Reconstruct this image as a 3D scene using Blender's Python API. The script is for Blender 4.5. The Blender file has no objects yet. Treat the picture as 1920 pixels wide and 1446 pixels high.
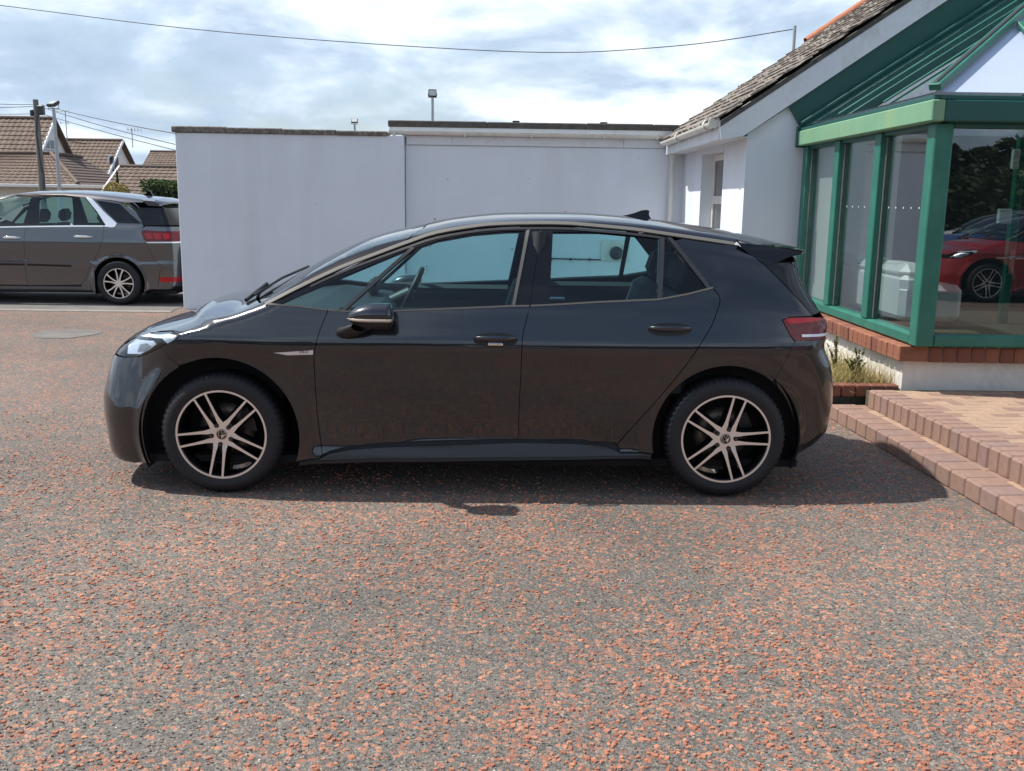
import bpy, math, random
import numpy as np
from mathutils import Vector, Matrix
from mathutils.geometry import delaunay_2d_cdt
random.seed(7); RNG = np.random.default_rng(7)
SC = bpy.context.scene
COL = SC.collection

# ------------------------------------------------------------------ camera, sky, sun, exposure
CAM_POS = (1.49201, -6.0187, 1.61994); YAW, PITCH, ROLL, FPX = 0.01824, 0.19091, 0.01416, 1803.24
cd = bpy.data.cameras.new('camera'); cam = bpy.data.objects.new('camera', cd); COL.objects.link(cam)
_f = Vector((math.sin(YAW)*math.cos(PITCH), math.cos(YAW)*math.cos(PITCH), -math.sin(PITCH)))
_r0 = Vector((math.cos(YAW), -math.sin(YAW), 0)); _d0 = _f.cross(_r0)
_r = math.cos(ROLL)*_r0 - math.sin(ROLL)*_d0; _d = math.sin(ROLL)*_r0 + math.cos(ROLL)*_d0
cam.matrix_world = Matrix(((_r.x, -_d.x, -_f.x, CAM_POS[0]), (_r.y, -_d.y, -_f.y, CAM_POS[1]), (_r.z, -_d.z, -_f.z, CAM_POS[2]), (0, 0, 0, 1)))
cd.sensor_width = 36; cd.lens = 36*FPX/1920; cd.clip_end = 2000; cd.clip_start = .05
SC.camera = cam

SUN_TRAVEL = Vector((.64, -.13, -1)).normalized()
sun_el = math.asin(-SUN_TRAVEL.z); sun_az = math.atan2(-SUN_TRAVEL.x, -SUN_TRAVEL.y)
sl = bpy.data.lights.new('sun', 'SUN'); so = bpy.data.objects.new('sun', sl); COL.objects.link(so)
sl.energy = 5.0; sl.angle = math.radians(.6); sl.color = (1, .955, .88)
so.rotation_euler = SUN_TRAVEL.to_track_quat('-Z', 'Y').to_euler(); so.location = (-20, 5, 30)

wd = bpy.data.worlds.new('World'); SC.world = wd; wd.use_nodes = True
nt = wd.node_tree; nt.nodes.clear()
def N(t, ty, **kw):
    n = t.nodes.new(ty)
    for k, v in kw.items(): setattr(n, k, v)
    return n
def ramp(t, stops):
    n = t.nodes.new('ShaderNodeValToRGB'); e = n.color_ramp.elements
    while len(e) < len(stops): e.new(.5)
    for el, (p, c) in zip(e, stops):
        el.position = p; el.color = (*c, 1) if len(c) == 3 else c
    return n
sky = N(nt, 'ShaderNodeTexSky', sky_type='NISHITA', sun_disc=False, sun_elevation=sun_el, sun_rotation=sun_az, air_density=1.0, dust_density=1.5)
tc = N(nt, 'ShaderNodeTexCoord')
sep = N(nt, 'ShaderNodeSeparateXYZ'); nt.links.new(tc.outputs['Generated'], sep.inputs[0])
zc = N(nt, 'ShaderNodeMath', operation='MAXIMUM'); nt.links.new(sep.outputs['Z'], zc.inputs[0]); zc.inputs[1].default_value = 0
za = N(nt, 'ShaderNodeMath', operation='ADD'); nt.links.new(zc.outputs[0], za.inputs[0]); za.inputs[1].default_value = .30
dv = N(nt, 'ShaderNodeVectorMath', operation='DIVIDE'); nt.links.new(tc.outputs['Generated'], dv.inputs[0])
cb = N(nt, 'ShaderNodeCombineXYZ')
for i in range(3): nt.links.new(za.outputs[0], cb.inputs[i])
nt.links.new(cb.outputs[0], dv.inputs[1])
def noise(t, vec, scale, detail=6, rough=.55, dist=0.0, off=None):
    n = N(t, 'ShaderNodeTexNoise'); n.inputs['Scale'].default_value = scale; n.inputs['Detail'].default_value = detail
    n.inputs['Roughness'].default_value = rough; n.inputs['Distortion'].default_value = dist
    if off:
        m = N(t, 'ShaderNodeMapping'); m.inputs['Location'].default_value = off
        if vec is not None: t.links.new(vec, m.inputs[0])
        vec = m.outputs[0]
    if vec is not None: t.links.new(vec, n.inputs['Vector'])
    return n
n1 = noise(nt, dv.outputs[0], 2.6, 10, .55, .25, (3.1, 1.7, .4))
n2 = noise(nt, dv.outputs[0], 1.1, 6, .55, .2, (8.3, 2.2, 1.4))
cm = ramp(nt, [(.28, (.12, .12, .12)), (.44, (1, 1, 1))]); cz = N(nt, 'ShaderNodeMath', operation='MULTIPLY_ADD'); nt.links.new(zc.outputs[0], cz.inputs[0]); cz.inputs[1].default_value = -.30; nt.links.new(n2.outputs['Fac'], cz.inputs[2]); nt.links.new(cz.outputs[0], cm.inputs[0])   # cover: mostly cloud, a few thin blue places
cc = ramp(nt, [(.30, (.35, .46, .60)), (.44, (.45, .565, .71)), (.51, (.60, .71, .84)), (.60, (.85, .92, .98))]); nt.links.new(n1.outputs['Fac'], cc.inputs[0])
sk = N(nt, 'ShaderNodeVectorMath', operation='SCALE'); nt.links.new(sky.outputs[0], sk.inputs[0]); sk.inputs['Scale'].default_value = 1.0
cs = N(nt, 'ShaderNodeVectorMath', operation='SCALE'); nt.links.new(cc.outputs[0], cs.inputs[0]); cs.inputs['Scale'].default_value = 8.4
mx = N(nt, 'ShaderNodeMix', data_type='RGBA'); nt.links.new(cm.outputs[0], mx.inputs['Factor']); nt.links.new(sk.outputs[0], mx.inputs['A']); nt.links.new(cs.outputs[0], mx.inputs['B'])
bg = N(nt, 'ShaderNodeBackground'); bg.inputs['Strength'].default_value = .13
nt.links.new(mx.outputs['Result'], bg.inputs[0])
wo = N(nt, 'ShaderNodeOutputWorld'); nt.links.new(bg.outputs[0], wo.inputs[0])
SC.view_settings.view_transform = 'Standard'; SC.view_settings.look = 'None'
SC.view_settings.exposure = .25; SC.view_settings.gamma = 1; SC.view_settings.use_curve_mapping = False

# ------------------------------------------------------------------ helpers
def tag(o, label=None, cat=None, group=None, kind=None):
    if label: o['label'] = label
    if cat: o['category'] = cat
    if group: o['group'] = group
    if kind: o['kind'] = kind
    return o
def empty(name, loc=(0, 0, 0), rz=0, parent=None):
    o = bpy.data.objects.new(name, None); COL.objects.link(o); o.location = loc; o.rotation_euler = (0, 0, rz); o.empty_display_size = .1
    if parent: o.parent = parent
    return o
def link(name, me, mat=None, parent=None, loc=(0, 0, 0), rz=0):
    o = bpy.data.objects.new(name, me); COL.objects.link(o)
    if mat is not None and len(me.materials) == 0:
        for m in (mat if isinstance(mat, (list, tuple)) else [mat]): me.materials.append(m)
    if parent: o.parent = parent
    o.location = loc; o.rotation_euler = (0, 0, rz)
    return o
class MB:
    """collects simple shapes for one mesh"""
    def __init__(s): s.v = []; s.f = []; s.mi = []; s.sm = []
    def add(s, v, f, mi=0, sm=False):
        b = len(s.v); s.v.extend([tuple(map(float, p)) for p in v]); s.f.extend([tuple(b+i for i in q) for q in f])
        s.mi.extend([mi]*len(f)); s.sm.extend([sm]*len(f)); return s
    def box(s, a, b, bev=0, mi=0, M=None):
        x0, y0, z0 = a; x1, y1, z1 = b
        if bev <= 0:
            v = [(x, y, z) for z in (z0, z1) for y in (y0, y1) for x in (x0, x1)]
            f = [(0, 2, 3, 1), (4, 5, 7, 6), (0, 1, 5, 4), (2, 6, 7, 3), (0, 4, 6, 2), (1, 3, 7, 5)]
        else:
            e = min(bev, (x1-x0)*.45, (y1-y0)*.45, (z1-z0)*.45); v = []; ix = {}
            for i, x in enumerate((x0, x1)):
                for j, y in enumerate((y0, y1)):
                    for k, z in enumerate((z0, z1)):
                        sx, sy, sz = (1-2*i)*e, (1-2*j)*e, (1-2*k)*e
                        ix[i, j, k, 0] = len(v); v.append((x, y+sy, z+sz))
                        ix[i, j, k, 1] = len(v); v.append((x+sx, y, z+sz))
                        ix[i, j, k, 2] = len(v); v.append((x+sx, y+sy, z))
            f = []
            def q(*c): f.append(tuple(ix[t] for t in c))
            for i in (0, 1):
                o = [(0, 0), (1, 0), (1, 1), (0, 1)]
                o = o if i else o[::-1]
                q(*[(i, a_, b_, 0) for a_, b_ in o])
                q(*[(b_, i, a_, 1) for a_, b_ in o])
                q(*[(a_, b_, i, 2) for a_, b_ in o])
            for i in (0, 1):
                for j in (0, 1):
                    def eq(c, flip): f.append(tuple(ix[t] for t in (c if not flip else c[::-1])))
                    fl = (i == j)
                    eq([(i, j, 0, 0), (i, j, 0, 1), (i, j, 1, 1), (i, j, 1, 0)], not fl)
                    eq([(i, 0, j, 0), (i, 0, j, 2), (i, 1, j, 2), (i, 1, j, 0)], fl)
                    eq([(0, i, j, 1), (0, i, j, 2), (1, i, j, 2), (1, i, j, 1)], not fl)
                    for k in (0, 1):
                        f.append(tuple(ix[i, j, k, t] for t in ((0, 1, 2) if (i+j+k) % 2 else (2, 1, 0))))
        if M is not None: v = [M @ Vector(p) for p in v]
        return s.add(v, f, mi)
    def tube(s, path, r, n=8, mi=0, caps=True, rs=None):
        P = [Vector(p) for p in path]; rings = []; up = None
        for i, p in enumerate(P):
            d = (P[min(i+1, len(P)-1)]-P[max(i-1, 0)]).normalized()
            if up is None: up = d.orthogonal().normalized()
            up = (up-d*up.dot(d)).normalized(); w = d.cross(up); rr = rs[i] if rs else r
            rings.append([p+(up*math.cos(2*math.pi*k/n)+w*math.sin(2*math.pi*k/n))*rr for k in range(n)])
        v = [p for g in rings for p in g]; f = []
        for i in range(len(P)-1):
            for k in range(n): f.append((i*n+k, i*n+(k+1) % n, (i+1)*n+(k+1) % n, (i+1)*n+k))
        s.add(v, f, mi, True)
        if caps:
            s.add(rings[0], [tuple(range(n))[::-1]], mi); s.add(rings[-1], [tuple(range(n))], mi)
        return s
    def prism(s, poly, axis, a, b, mi=0, mib=None):
        """closed polygon extruded along an axis; axis 1: (x,z) at y=a..b; 2: (x,y); 0: (y,z)"""
        def P(u, w, t): return (t, u, w) if axis == 0 else (u, t, w) if axis == 1 else (u, w, t)
        n = len(poly); ar = sum(poly[i][0]*poly[(i+1) % n][1]-poly[(i+1) % n][0]*poly[i][1] for i in range(n))
        if ar < 0: poly = poly[::-1]
        v = [P(*p, a) for p in poly]+[P(*p, b) for p in poly]
        flip = (axis == 1) != (b < a)
        f = [tuple(range(n))[::-1], tuple(range(n, 2*n))]; sd = [(i, (i+1) % n, n+(i+1) % n, n+i) for i in range(n)]
        if flip: f = [q[::-1] for q in f]; sd = [q[::-1] for q in sd]
        s.add(v, f, mi); s.add(v, sd, mi if mib is None else mib); return s
    def lathe(s, prof, n=48, axis=1, c=(0, 0, 0), mi=0, sm=True, a0=0, a1=2*math.pi):
        """prof: (r, h) ; axis 1 turns about y, 2 about z"""
        full = abs(a1-a0-2*math.pi) < 1e-6; m = n if full else n+1; v = []; f = []
        for r, h in prof:
            for k in range(m):
                a = a0+(a1-a0)*k/n
                v.append((c[0]+r*math.cos(a), c[1]+h, c[2]+r*math.sin(a)) if axis == 1 else (c[0]+r*math.cos(a), c[1]+r*math.sin(a), c[2]+h))
        for i in range(len(prof)-1):
            for k in range(n):
                k2 = (k+1) % m; q = (i*m+k, i*m+k2, (i+1)*m+k2, (i+1)*m+k)
                f.append(q if axis == 2 else q[::-1])
        return s.add(v, f, mi, sm)
    def build(s, name, mat, parent=None, loc=(0, 0, 0), rz=0):
        return link(name, s.mesh(name, mat), None, parent, loc, rz)
    def mesh(s, name, mat):
        me = bpy.data.meshes.new(name); me.from_pydata(s.v, [], s.f)
        for m in (mat if isinstance(mat, (list, tuple)) else [mat]): me.materials.append(m)
        me.polygons.foreach_set('material_index', s.mi); me.polygons.foreach_set('use_smooth', s.sm); me.update(); return me
def npmesh(name, V, F, mat, smooth=False, col=None):
    """V (n,3); F (m,3|4) arrays"""
    me = bpy.data.meshes.new(name); V = np.asarray(V, np.float32); F = np.asarray(F, np.int32); k = F.shape[1]
    me.vertices.add(len(V)); me.vertices.foreach_set('co', V.ravel())
    me.loops.add(F.size); me.loops.foreach_set('vertex_index', F.ravel())
    me.polygons.add(len(F)); me.polygons.foreach_set('loop_start', np.arange(0, F.size, k, dtype=np.int32))
    me.polygons.foreach_set('use_smooth', np.full(len(F), smooth)); me.update(calc_edges=True)
    if col is not None:
        a = me.color_attributes.new('Col', 'FLOAT_COLOR', 'POINT'); c = np.ones((len(V), 4), np.float32); c[:, :3] = col; a.data.foreach_set('color', c.ravel())
    for m in (mat if isinstance(mat, (list, tuple)) else [mat]): me.materials.append(m)
    return me
def copy_tree(o, parent=None, swap=None):
    c = o.copy(); COL.objects.link(c)
    if parent: c.parent = parent
    if swap and c.type == 'MESH':
        for sl_ in c.material_slots:
            if sl_.material and sl_.material.name in swap:
                m = swap[sl_.material.name]; sl_.link = 'OBJECT'; sl_.material = m
    for ch in list(o.children): copy_tree(ch, c, swap)
    return c

# ------------------------------------------------------------------ materials
def mat(name, col, rough=.6, metal=0, var=0.0, vs=6.0, bump=0.0, bs=60.0, coat=0.0, spec=.5, dirt=None, specks=0, ds=1.5, streak=False, detail=5, vcol=False, cr=.03):
    m = bpy.data.materials.new(name); m.use_nodes = True; t = m.node_tree; b = t.nodes['Principled BSDF']
    b.inputs['Base Color'].default_value = (*col, 1); b.inputs['Roughness'].default_value = rough; b.inputs['Metallic'].default_value = metal
    b.inputs['Coat Weight'].default_value = coat; b.inputs['Coat Roughness'].default_value = cr; b.inputs['Specular IOR Level'].default_value = spec
    tc = N(t, 'ShaderNodeTexCoord'); cur = None
    if vcol:
        a = N(t, 'ShaderNodeVertexColor', layer_name='Col'); cur = a.outputs[0]
    if var:
        n = noise(t, tc.outputs['Object'], vs, detail, .6)
        r = ramp(t, [(.25, (1-var,)*3), (.75, (1+var,)*3)]); t.links.new(n.outputs['Fac'], r.inputs[0])
        x = N(t, 'ShaderNodeMix', data_type='RGBA', blend_type='MULTIPLY'); x.inputs['Factor'].default_value = 1
        if cur is None: x.inputs['A'].default_value = (*col, 1)
        else: t.links.new(cur, x.inputs['A'])
        t.links.new(r.outputs[0], x.inputs['B']); cur = x.outputs['Result']
    if dirt:
        dcol, amt = dirt; vec = tc.outputs['Object']
        if streak:
            mp = N(t, 'ShaderNodeMapping'); mp.inputs['Scale'].default_value = (1, 1, .12); t.links.new(vec, mp.inputs[0]); vec = mp.outputs[0]
        n = noise(t, vec, ds, 8, .68, .3); r = ramp(t, [(.48, (0, 0, 0)), (.78, (amt,)*3)]); t.links.new(n.outputs['Fac'], r.inputs[0])
        x = N(t, 'ShaderNodeMix', data_type='RGBA'); t.links.new(r.outputs[0], x.inputs['Factor'])
        if cur is None: x.inputs['A'].default_value = (*col, 1)
        else: t.links.new(cur, x.inputs['A'])
        x.inputs['B'].default_value = (*dcol, 1); cur = x.outputs['Result']
    if specks:
        n = noise(t, tc.outputs['Object'], 9, 2, .5, 0, (5, 3, 1)); r = ramp(t, [(.735, (0, 0, 0)), (.76, (specks,)*3)]); t.links.new(n.outputs['Fac'], r.inputs[0])
        x = N(t, 'ShaderNodeMix', data_type='RGBA'); t.links.new(r.outputs[0], x.inputs['Factor']); t.links.new(cur, x.inputs['A']); x.inputs['B'].default_value = (.22, .20, .18, 1); cur = x.outputs['Result']
    if cur is not None: t.links.new(cur, b.inputs['Base Color'])
    if bump:
        n = noise(t, tc.outputs['Object'], bs, 4, .6); bn = N(t, 'ShaderNodeBump'); bn.inputs['Strength'].default_value = bump; bn.inputs['Distance'].default_value = .01
        t.links.new(n.outputs['Fac'], bn.inputs['Height']); t.links.new(bn.outputs[0], b.inputs['Normal'])
    return m
def glass(name, tint=(.85, .93, .92), ior=1.5, rough=0.0, boost=1.0):
    """thin pane: what shows through is tinted, the rest is mirrored by fresnel"""
    m = bpy.data.materials.new(name); m.use_nodes = True; t = m.node_tree; t.nodes.clear()
    tr = N(t, 'ShaderNodeBsdfTransparent'); tr.inputs[0].default_value = (*tint, 1)
    gl = N(t, 'ShaderNodeBsdfGlossy'); gl.inputs['Roughness'].default_value = rough; gl.inputs[0].default_value = (1, 1, 1, 1)
    fr = N(t, 'ShaderNodeFresnel'); g = N(t, 'ShaderNodeNewGeometry'); io = N(t, 'ShaderNodeMix', data_type='FLOAT'); t.links.new(g.outputs['Backfacing'], io.inputs['Factor']); io.inputs['A'].default_value = ior; io.inputs['B'].default_value = 1/ior; t.links.new(io.outputs['Result'], fr.inputs[0])
    mu = N(t, 'ShaderNodeMath', operation='MULTIPLY', use_clamp=True); t.links.new(fr.outputs[0], mu.inputs[0]); mu.inputs[1].default_value = boost
    mi = N(t, 'ShaderNodeMixShader'); t.links.new(mu.outputs[0], mi.inputs[0]); t.links.new(tr.outputs[0], mi.inputs[1]); t.links.new(gl.outputs[0], mi.inputs[2])
    o = N(t, 'ShaderNodeOutputMaterial'); t.links.new(mi.outputs[0], o.inputs[0]); return m
def paint(name, col, metal=.45, rough=.38, flake=.12):
    m = mat(name, col, rough, metal, var=flake, vs=900, coat=1.0, detail=1, cr=.042); m.node_tree.nodes['Principled BSDF'].inputs['Coat IOR'].default_value = 1.62; return m
M = {}
M['paint'] = paint('grey_paint', (.026, .0275, .034), .9, .27)
M['gloss_black'] = mat('gloss_black', (.005, .005, .006), .06)
M['black_plastic'] = mat('black_plastic', (.012, .012, .013), .5, var=.1, vs=80)
M['sill_plastic'] = mat('sill_plastic', (.03, .034, .04), .33, var=.08, vs=60)
M['under'] = mat('underbody', (.006, .006, .007), .9)
M['trim'] = mat('warm_silver_trim', (.13, .125, .115), .6, .1, spec=.25)
M['dark_trim'] = mat('dark_chrome_trim', (.10, .095, .09), .25, .8)
M['chrome'] = mat('chrome', (.75, .76, .78), .1, 1.0)
M['alloy'] = mat('machined_alloy', (.82, .80, .78), .30, .85)
M['rubber'] = mat('tyre_rubber', (.009, .009, .011), .66, var=.15, vs=40, bump=.15, bs=220)
M['disc'] = mat('brake_disc', (.16, .13, .11), .45, .7, var=.3, vs=30)
M['hub_black'] = mat('satin_black_metal', (.008, .008, .009), .22, .3, coat=.5)
M['cup'] = mat('handle_recess_black', (.004, .004, .005), .5)
M['car_glass'] = glass('car_window_glass', (.66, .93, .93), 1.5, boost=1.0)
M['dark_glass'] = glass('privacy_glass', (.09, .10, .11), 1.5)
M['wind_glass'] = glass('windscreen_glass', (.62, .75, .76), 1.5)
M['lens'] = glass('clear_lens', (.82, .86, .9), 1.45)
M['lamp_silver'] = mat('lamp_reflector', (.85, .88, .92), .22, .6)
M['lamp_white'] = mat('lamp_white_plastic', (.75, .8, .85), .25)
M['red_lens'] = mat('red_lens', (.42, .006, .014), .15, var=.2, vs=12)
M['dark_red'] = mat('smoked_red_lens', (.13, .004, .010), .12)
M['seat'] = mat('seat_cloth', (.022, .03, .038), .85, var=.25, vs=60)
M['cabin'] = mat('cabin_plastic', (.010, .014, .018), .6, var=.1, vs=20)
M['cabin_grey'] = mat('cabin_grey_plastic', (.22, .25, .27), .5)
M['white_print'] = mat('badge_face', (.72, .72, .75), .25, .5)
M['ink'] = mat('badge_ink', (.02, .02, .022), .5)
M['amber'] = mat('mirror_lamp_strip', (.62, .52, .42), .15, .3, coat=1.0)
M['mpv_paint'] = paint('mpv_grey_paint', (.105, .11, .122), .85, .26)
M['red_paint'] = paint('red_paint', (.42, .018, .022), .1, .3, .05)
M['blue_paint'] = paint('blue_paint', (.012, .06, .28), .3, .3, .05)
M['white_paint'] = paint('white_car_paint', (.66, .66, .66), 0, .35, .03)
M['silver_paint'] = paint('silver_paint', (.42, .43, .44), .7, .35, .08)
M['black_paint'] = paint('black_paint', (.012, .012, .014), .2, .3, .05)
def smooth_line(pts, n=4):
    """Catmull-Rom through the points"""
    P = [np.array(p, float) for p in pts]; o = []
    for i in range(len(P)-1):
        p0 = P[max(i-1, 0)]; p1 = P[i]; p2 = P[i+1]; p3 = P[min(i+2, len(P)-1)]
        for k in range(n):
            t = k/n; o.append(.5*((2*p1)+(-p0+p2)*t+(2*p0-5*p1+4*p2-p3)*t*t+(-p0+3*p1-3*p2+p3)*t**3))
    return [tuple(p) for p in o]+[tuple(P[-1])]
# ------------------------------------------------------------------ setting materials
def ground_mat():
    m = bpy.data.materials.new('red_chip_asphalt'); m.use_nodes = True; t = m.node_tree; b = t.nodes['Principled BSDF']
    tc = N(t, 'ShaderNodeTexCoord'); P = tc.outputs['Object']
    wn = noise(t, P, 30, 2, .5); wm = N(t, 'ShaderNodeMix', data_type='RGBA', blend_type='LINEAR_LIGHT'); wm.inputs['Factor'].default_value = .008
    t.links.new(P, wm.inputs['A']); t.links.new(wn.outputs['Color'], wm.inputs['B'])
    v = N(t, 'ShaderNodeTexVoronoi', feature='F1'); v.inputs['Scale'].default_value = 52; t.links.new(wm.outputs['Result'], v.inputs['Vector'])
    ve = N(t, 'ShaderNodeTexVoronoi', feature='DISTANCE_TO_EDGE'); ve.inputs['Scale'].default_value = 52; t.links.new(wm.outputs['Result'], ve.inputs['Vector'])
    v2 = N(t, 'ShaderNodeTexVoronoi', feature='F1'); v2.inputs['Scale'].default_value = 130; t.links.new(P, v2.inputs['Vector'])
    s = N(t, 'ShaderNodeSeparateColor'); t.links.new(v.outputs['Color'], s.inputs[0])
    big = noise(t, P, 2.0, 5, .62); big2 = noise(t, P, .45, 4, .55, off=(3, 1, 0))
    pr = N(t, 'ShaderNodeMath', operation='MULTIPLY_ADD'); t.links.new(big.outputs['Fac'], pr.inputs[0]); pr.inputs[1].default_value = 1.5; pr.inputs[2].default_value = -.38
    lt = N(t, 'ShaderNodeMath', operation='LESS_THAN'); t.links.new(s.outputs[0], lt.inputs[0]); t.links.new(pr.outputs[0], lt.inputs[1])
    ed = ramp(t, [(.05, (0, 0, 0)), (.13, (1, 1, 1))]); t.links.new(ve.outputs['Distance'], ed.inputs[0])
    mk = N(t, 'ShaderNodeMath', operation='MULTIPLY'); t.links.new(lt.outputs[0], mk.inputs[0]); t.links.new(ed.outputs[0], mk.inputs[1])
    redr = ramp(t, [(0, (.25, .10, .062)), (.5, (.34, .15, .095)), (1, (.41, .215, .14))]); t.links.new(s.outputs[1], redr.inputs[0])
    s2 = N(t, 'ShaderNodeSeparateColor'); t.links.new(v2.outputs['Color'], s2.inputs[0])
    gr = ramp(t, [(0, (.075, .067, .060)), (.5, (.125, .112, .100)), (.86, (.18, .162, .145)), (1, (.28, .24, .19))]); t.links.new(s2.outputs[0], gr.inputs[0])
    x = N(t, 'ShaderNodeMix', data_type='RGBA'); t.links.new(mk.outputs[0], x.inputs['Factor']); t.links.new(gr.outputs[0], x.inputs['A']); t.links.new(redr.outputs[0], x.inputs['B'])
    vr = ramp(t, [(.3, (.76, .76, .76)), (.7, (1.16, 1.14, 1.11))]); t.links.new(big2.outputs['Fac'], vr.inputs[0])
    y = N(t, 'ShaderNodeMix', data_type='RGBA', blend_type='MULTIPLY'); y.inputs['Factor'].default_value = 1; t.links.new(x.outputs['Result'], y.inputs['A']); t.links.new(vr.outputs[0], y.inputs['B'])
    t.links.new(y.outputs['Result'], b.inputs['Base Color']); b.inputs['Roughness'].default_value = .85
    h = N(t, 'ShaderNodeMath', operation='ADD'); t.links.new(ve.outputs['Distance'], h.inputs[0]); t.links.new(v2.outputs['Distance'], h.inputs[1])
    bn = N(t, 'ShaderNodeBump'); bn.inputs['Strength'].default_value = .55; bn.inputs['Distance'].default_value = .008; t.links.new(h.outputs[0], bn.inputs['Height']); t.links.new(bn.outputs[0], b.inputs['Normal'])
    return m
M['ground'] = ground_mat()
M['road'] = mat('old_asphalt', (.15, .14, .13), .9, var=.25, vs=3, bump=.3, bs=120)
M['chip'] = mat('stone_chippings', (.3, .2, .15), .85, var=.18, vs=180, vcol=True)
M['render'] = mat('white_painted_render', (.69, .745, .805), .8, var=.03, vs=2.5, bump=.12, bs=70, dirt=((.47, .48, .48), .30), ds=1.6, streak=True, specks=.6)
M['render_old'] = mat('weathered_white_render', (.70, .68, .63), .85, var=.08, vs=5, bump=.25, bs=60, dirt=((.36, .33, .26), .65), ds=2.5)
M['pvc'] = mat('white_plastic', (.68, .67, .62), .35, dirt=((.30, .27, .21), .5), ds=5)
M['fascia'] = mat('white_painted_board', (.66, .70, .74), .55, var=.05, vs=4, dirt=((.34, .31, .26), .5), ds=4)
M['coping'] = mat('lichened_concrete', (.13, .115, .10), .95, var=.5, vs=26, bump=.8, bs=40, dirt=((.42, .40, .36), .8), ds=14)
M['felt'] = mat('roofing_felt', (.085, .08, .072), .95, var=.35, vs=14, bump=.6, bs=60, dirt=((.20, .19, .17), .5), ds=8)
M['slate'] = mat('weathered_slate', (.145, .12, .10), .75, var=.45, vs=7, bump=.7, bs=26, dirt=((.34, .31, .26), .7), ds=5)
M['slate2'] = mat('pale_weathered_slate', (.23, .205, .175), .75, var=.4, vs=9, bump=.7, bs=26, dirt=((.14, .11, .08), .7), ds=6)
M['clay'] = mat('orange_clay_tile', (.36, .13, .065), .8, var=.25, vs=9, bump=.3, bs=40)
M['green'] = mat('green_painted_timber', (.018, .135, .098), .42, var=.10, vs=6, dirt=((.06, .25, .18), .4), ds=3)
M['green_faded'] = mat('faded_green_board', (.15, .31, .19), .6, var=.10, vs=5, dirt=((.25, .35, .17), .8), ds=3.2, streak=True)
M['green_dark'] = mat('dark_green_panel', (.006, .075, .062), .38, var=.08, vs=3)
M['gasket'] = mat('rubber_gasket', (.02, .022, .022), .6)
M['lead'] = mat('lead_strip', (.20, .19, .19), .5, .2, var=.2, vs=20)
M['pane'] = glass('showroom_glass', (.80, .85, .85), 1.52, boost=1.35)
M['pane_front'] = glass('front_showroom_glass', (.66, .72, .72), 1.52, boost=2.1)
M['roofpane'] = glass('roof_glass', (.50, .58, .58), 1.5, boost=1.8)
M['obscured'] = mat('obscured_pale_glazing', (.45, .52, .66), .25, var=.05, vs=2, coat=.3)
M['brick'] = mat('red_brick', (.27, .105, .06), .85, var=.3, vs=9, bump=.5, bs=80, dirt=((.10, .055, .04), .55), ds=7)
M['brick2'] = mat('dark_red_brick', (.20, .075, .048), .85, var=.3, vs=9, bump=.5, bs=80, dirt=((.09, .06, .05), .6), ds=7)
M['mortar'] = mat('mortar', (.17, .13, .105), .95, var=.3, vs=20, bump=.4, bs=90)
M['block_pink'] = mat('pink_paving_block', (.28, .175, .135), .88, var=.22, vs=14, bump=.5, bs=160, dirt=((.21, .125, .10), .6), ds=6)
M['block_buff'] = mat('buff_paving_block', (.37, .25, .175), .9, var=.2, vs=12, bump=.5, bs=160, dirt=((.30, .17, .12), .6), ds=4)
M['block_purple'] = mat('purplish_paving_block', (.25, .165, .14), .9, var=.22, vs=14, bump=.5, bs=160, dirt=((.33, .20, .15), .5), ds=7)
M['joint'] = mat('mossy_joint_sand', (.09, .08, .045), .98, var=.4, vs=18, dirt=((.09, .11, .03), .6), ds=6)
M['soil'] = mat('dry_soil', (.16, .115, .075), .98, var=.4, vs=14, bump=.8, bs=30)
M['concrete'] = mat('pale_concrete', (.25, .23, .205), .9, var=.2, vs=6, bump=.3, bs=70)
M['tile_roof'] = mat('brown_roof_tile', (.13, .09, .068), .8, var=.22, vs=2.2, dirt=((.22, .165, .125), .6), ds=2.2)
M['tile_dark'] = mat('dark_brown_roof_tile', (.11, .078, .062), .8, var=.2, vs=2.5)
M['house_white'] = mat('house_render', (.72, .72, .70), .8, var=.05, vs=2)
M['house_cream'] = mat('cream_render', (.52, .47, .38), .8, var=.05, vs=2)
M['win_dark'] = mat('window_glass_dark', (.03, .035, .04), .06, coat=.5)
M['pole_wood'] = mat('weathered_pole', (.17, .16, .145), .9, var=.2, vs=5, dirt=((.09, .08, .07), .6), ds=2, streak=True)
M['galv'] = mat('galvanised_steel', (.36, .38, .39), .45, .7, var=.1, vs=8)
M['lamp_face'] = mat('floodlight_glass', (.55, .57, .55), .15, coat=.6)
M['lamp_body'] = mat('floodlight_body', (.03, .03, .032), .45)
M['wire'] = mat('cable_sheath', (.03, .032, .036), .6)
M['leather'] = mat('white_leather', (.66, .68, .66), .4, var=.08, vs=4, bump=.15, bs=9)
M['floor_in'] = mat('showroom_floor', (.22, .17, .13), .3, var=.15, vs=3)
M['ply'] = mat('interior_white', (.62, .63, .61), .7)
def leafmat(name, a, b, c): 
    m = mat(name, b, .55, vcol=False); t = m.node_tree; bs = t.nodes['Principled BSDF']
    g = N(t, 'ShaderNodeNewGeometry'); r = ramp(t, [(0, a), (.5, b), (1, c)]); t.links.new(g.outputs['Random Per Island'], r.inputs[0]); t.links.new(r.outputs[0], bs.inputs['Base Color'])
    tl = N(t, 'ShaderNodeBsdfTranslucent'); t.links.new(r.outputs[0], tl.inputs[0]); mi = N(t, 'ShaderNodeMixShader'); mi.inputs[0].default_value = .25
    t.links.new(bs.outputs[0], mi.inputs[1]); t.links.new(tl.outputs[0], mi.inputs[2]); t.links.new(mi.outputs[0], t.nodes['Material Output'].inputs[0]); return m
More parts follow.
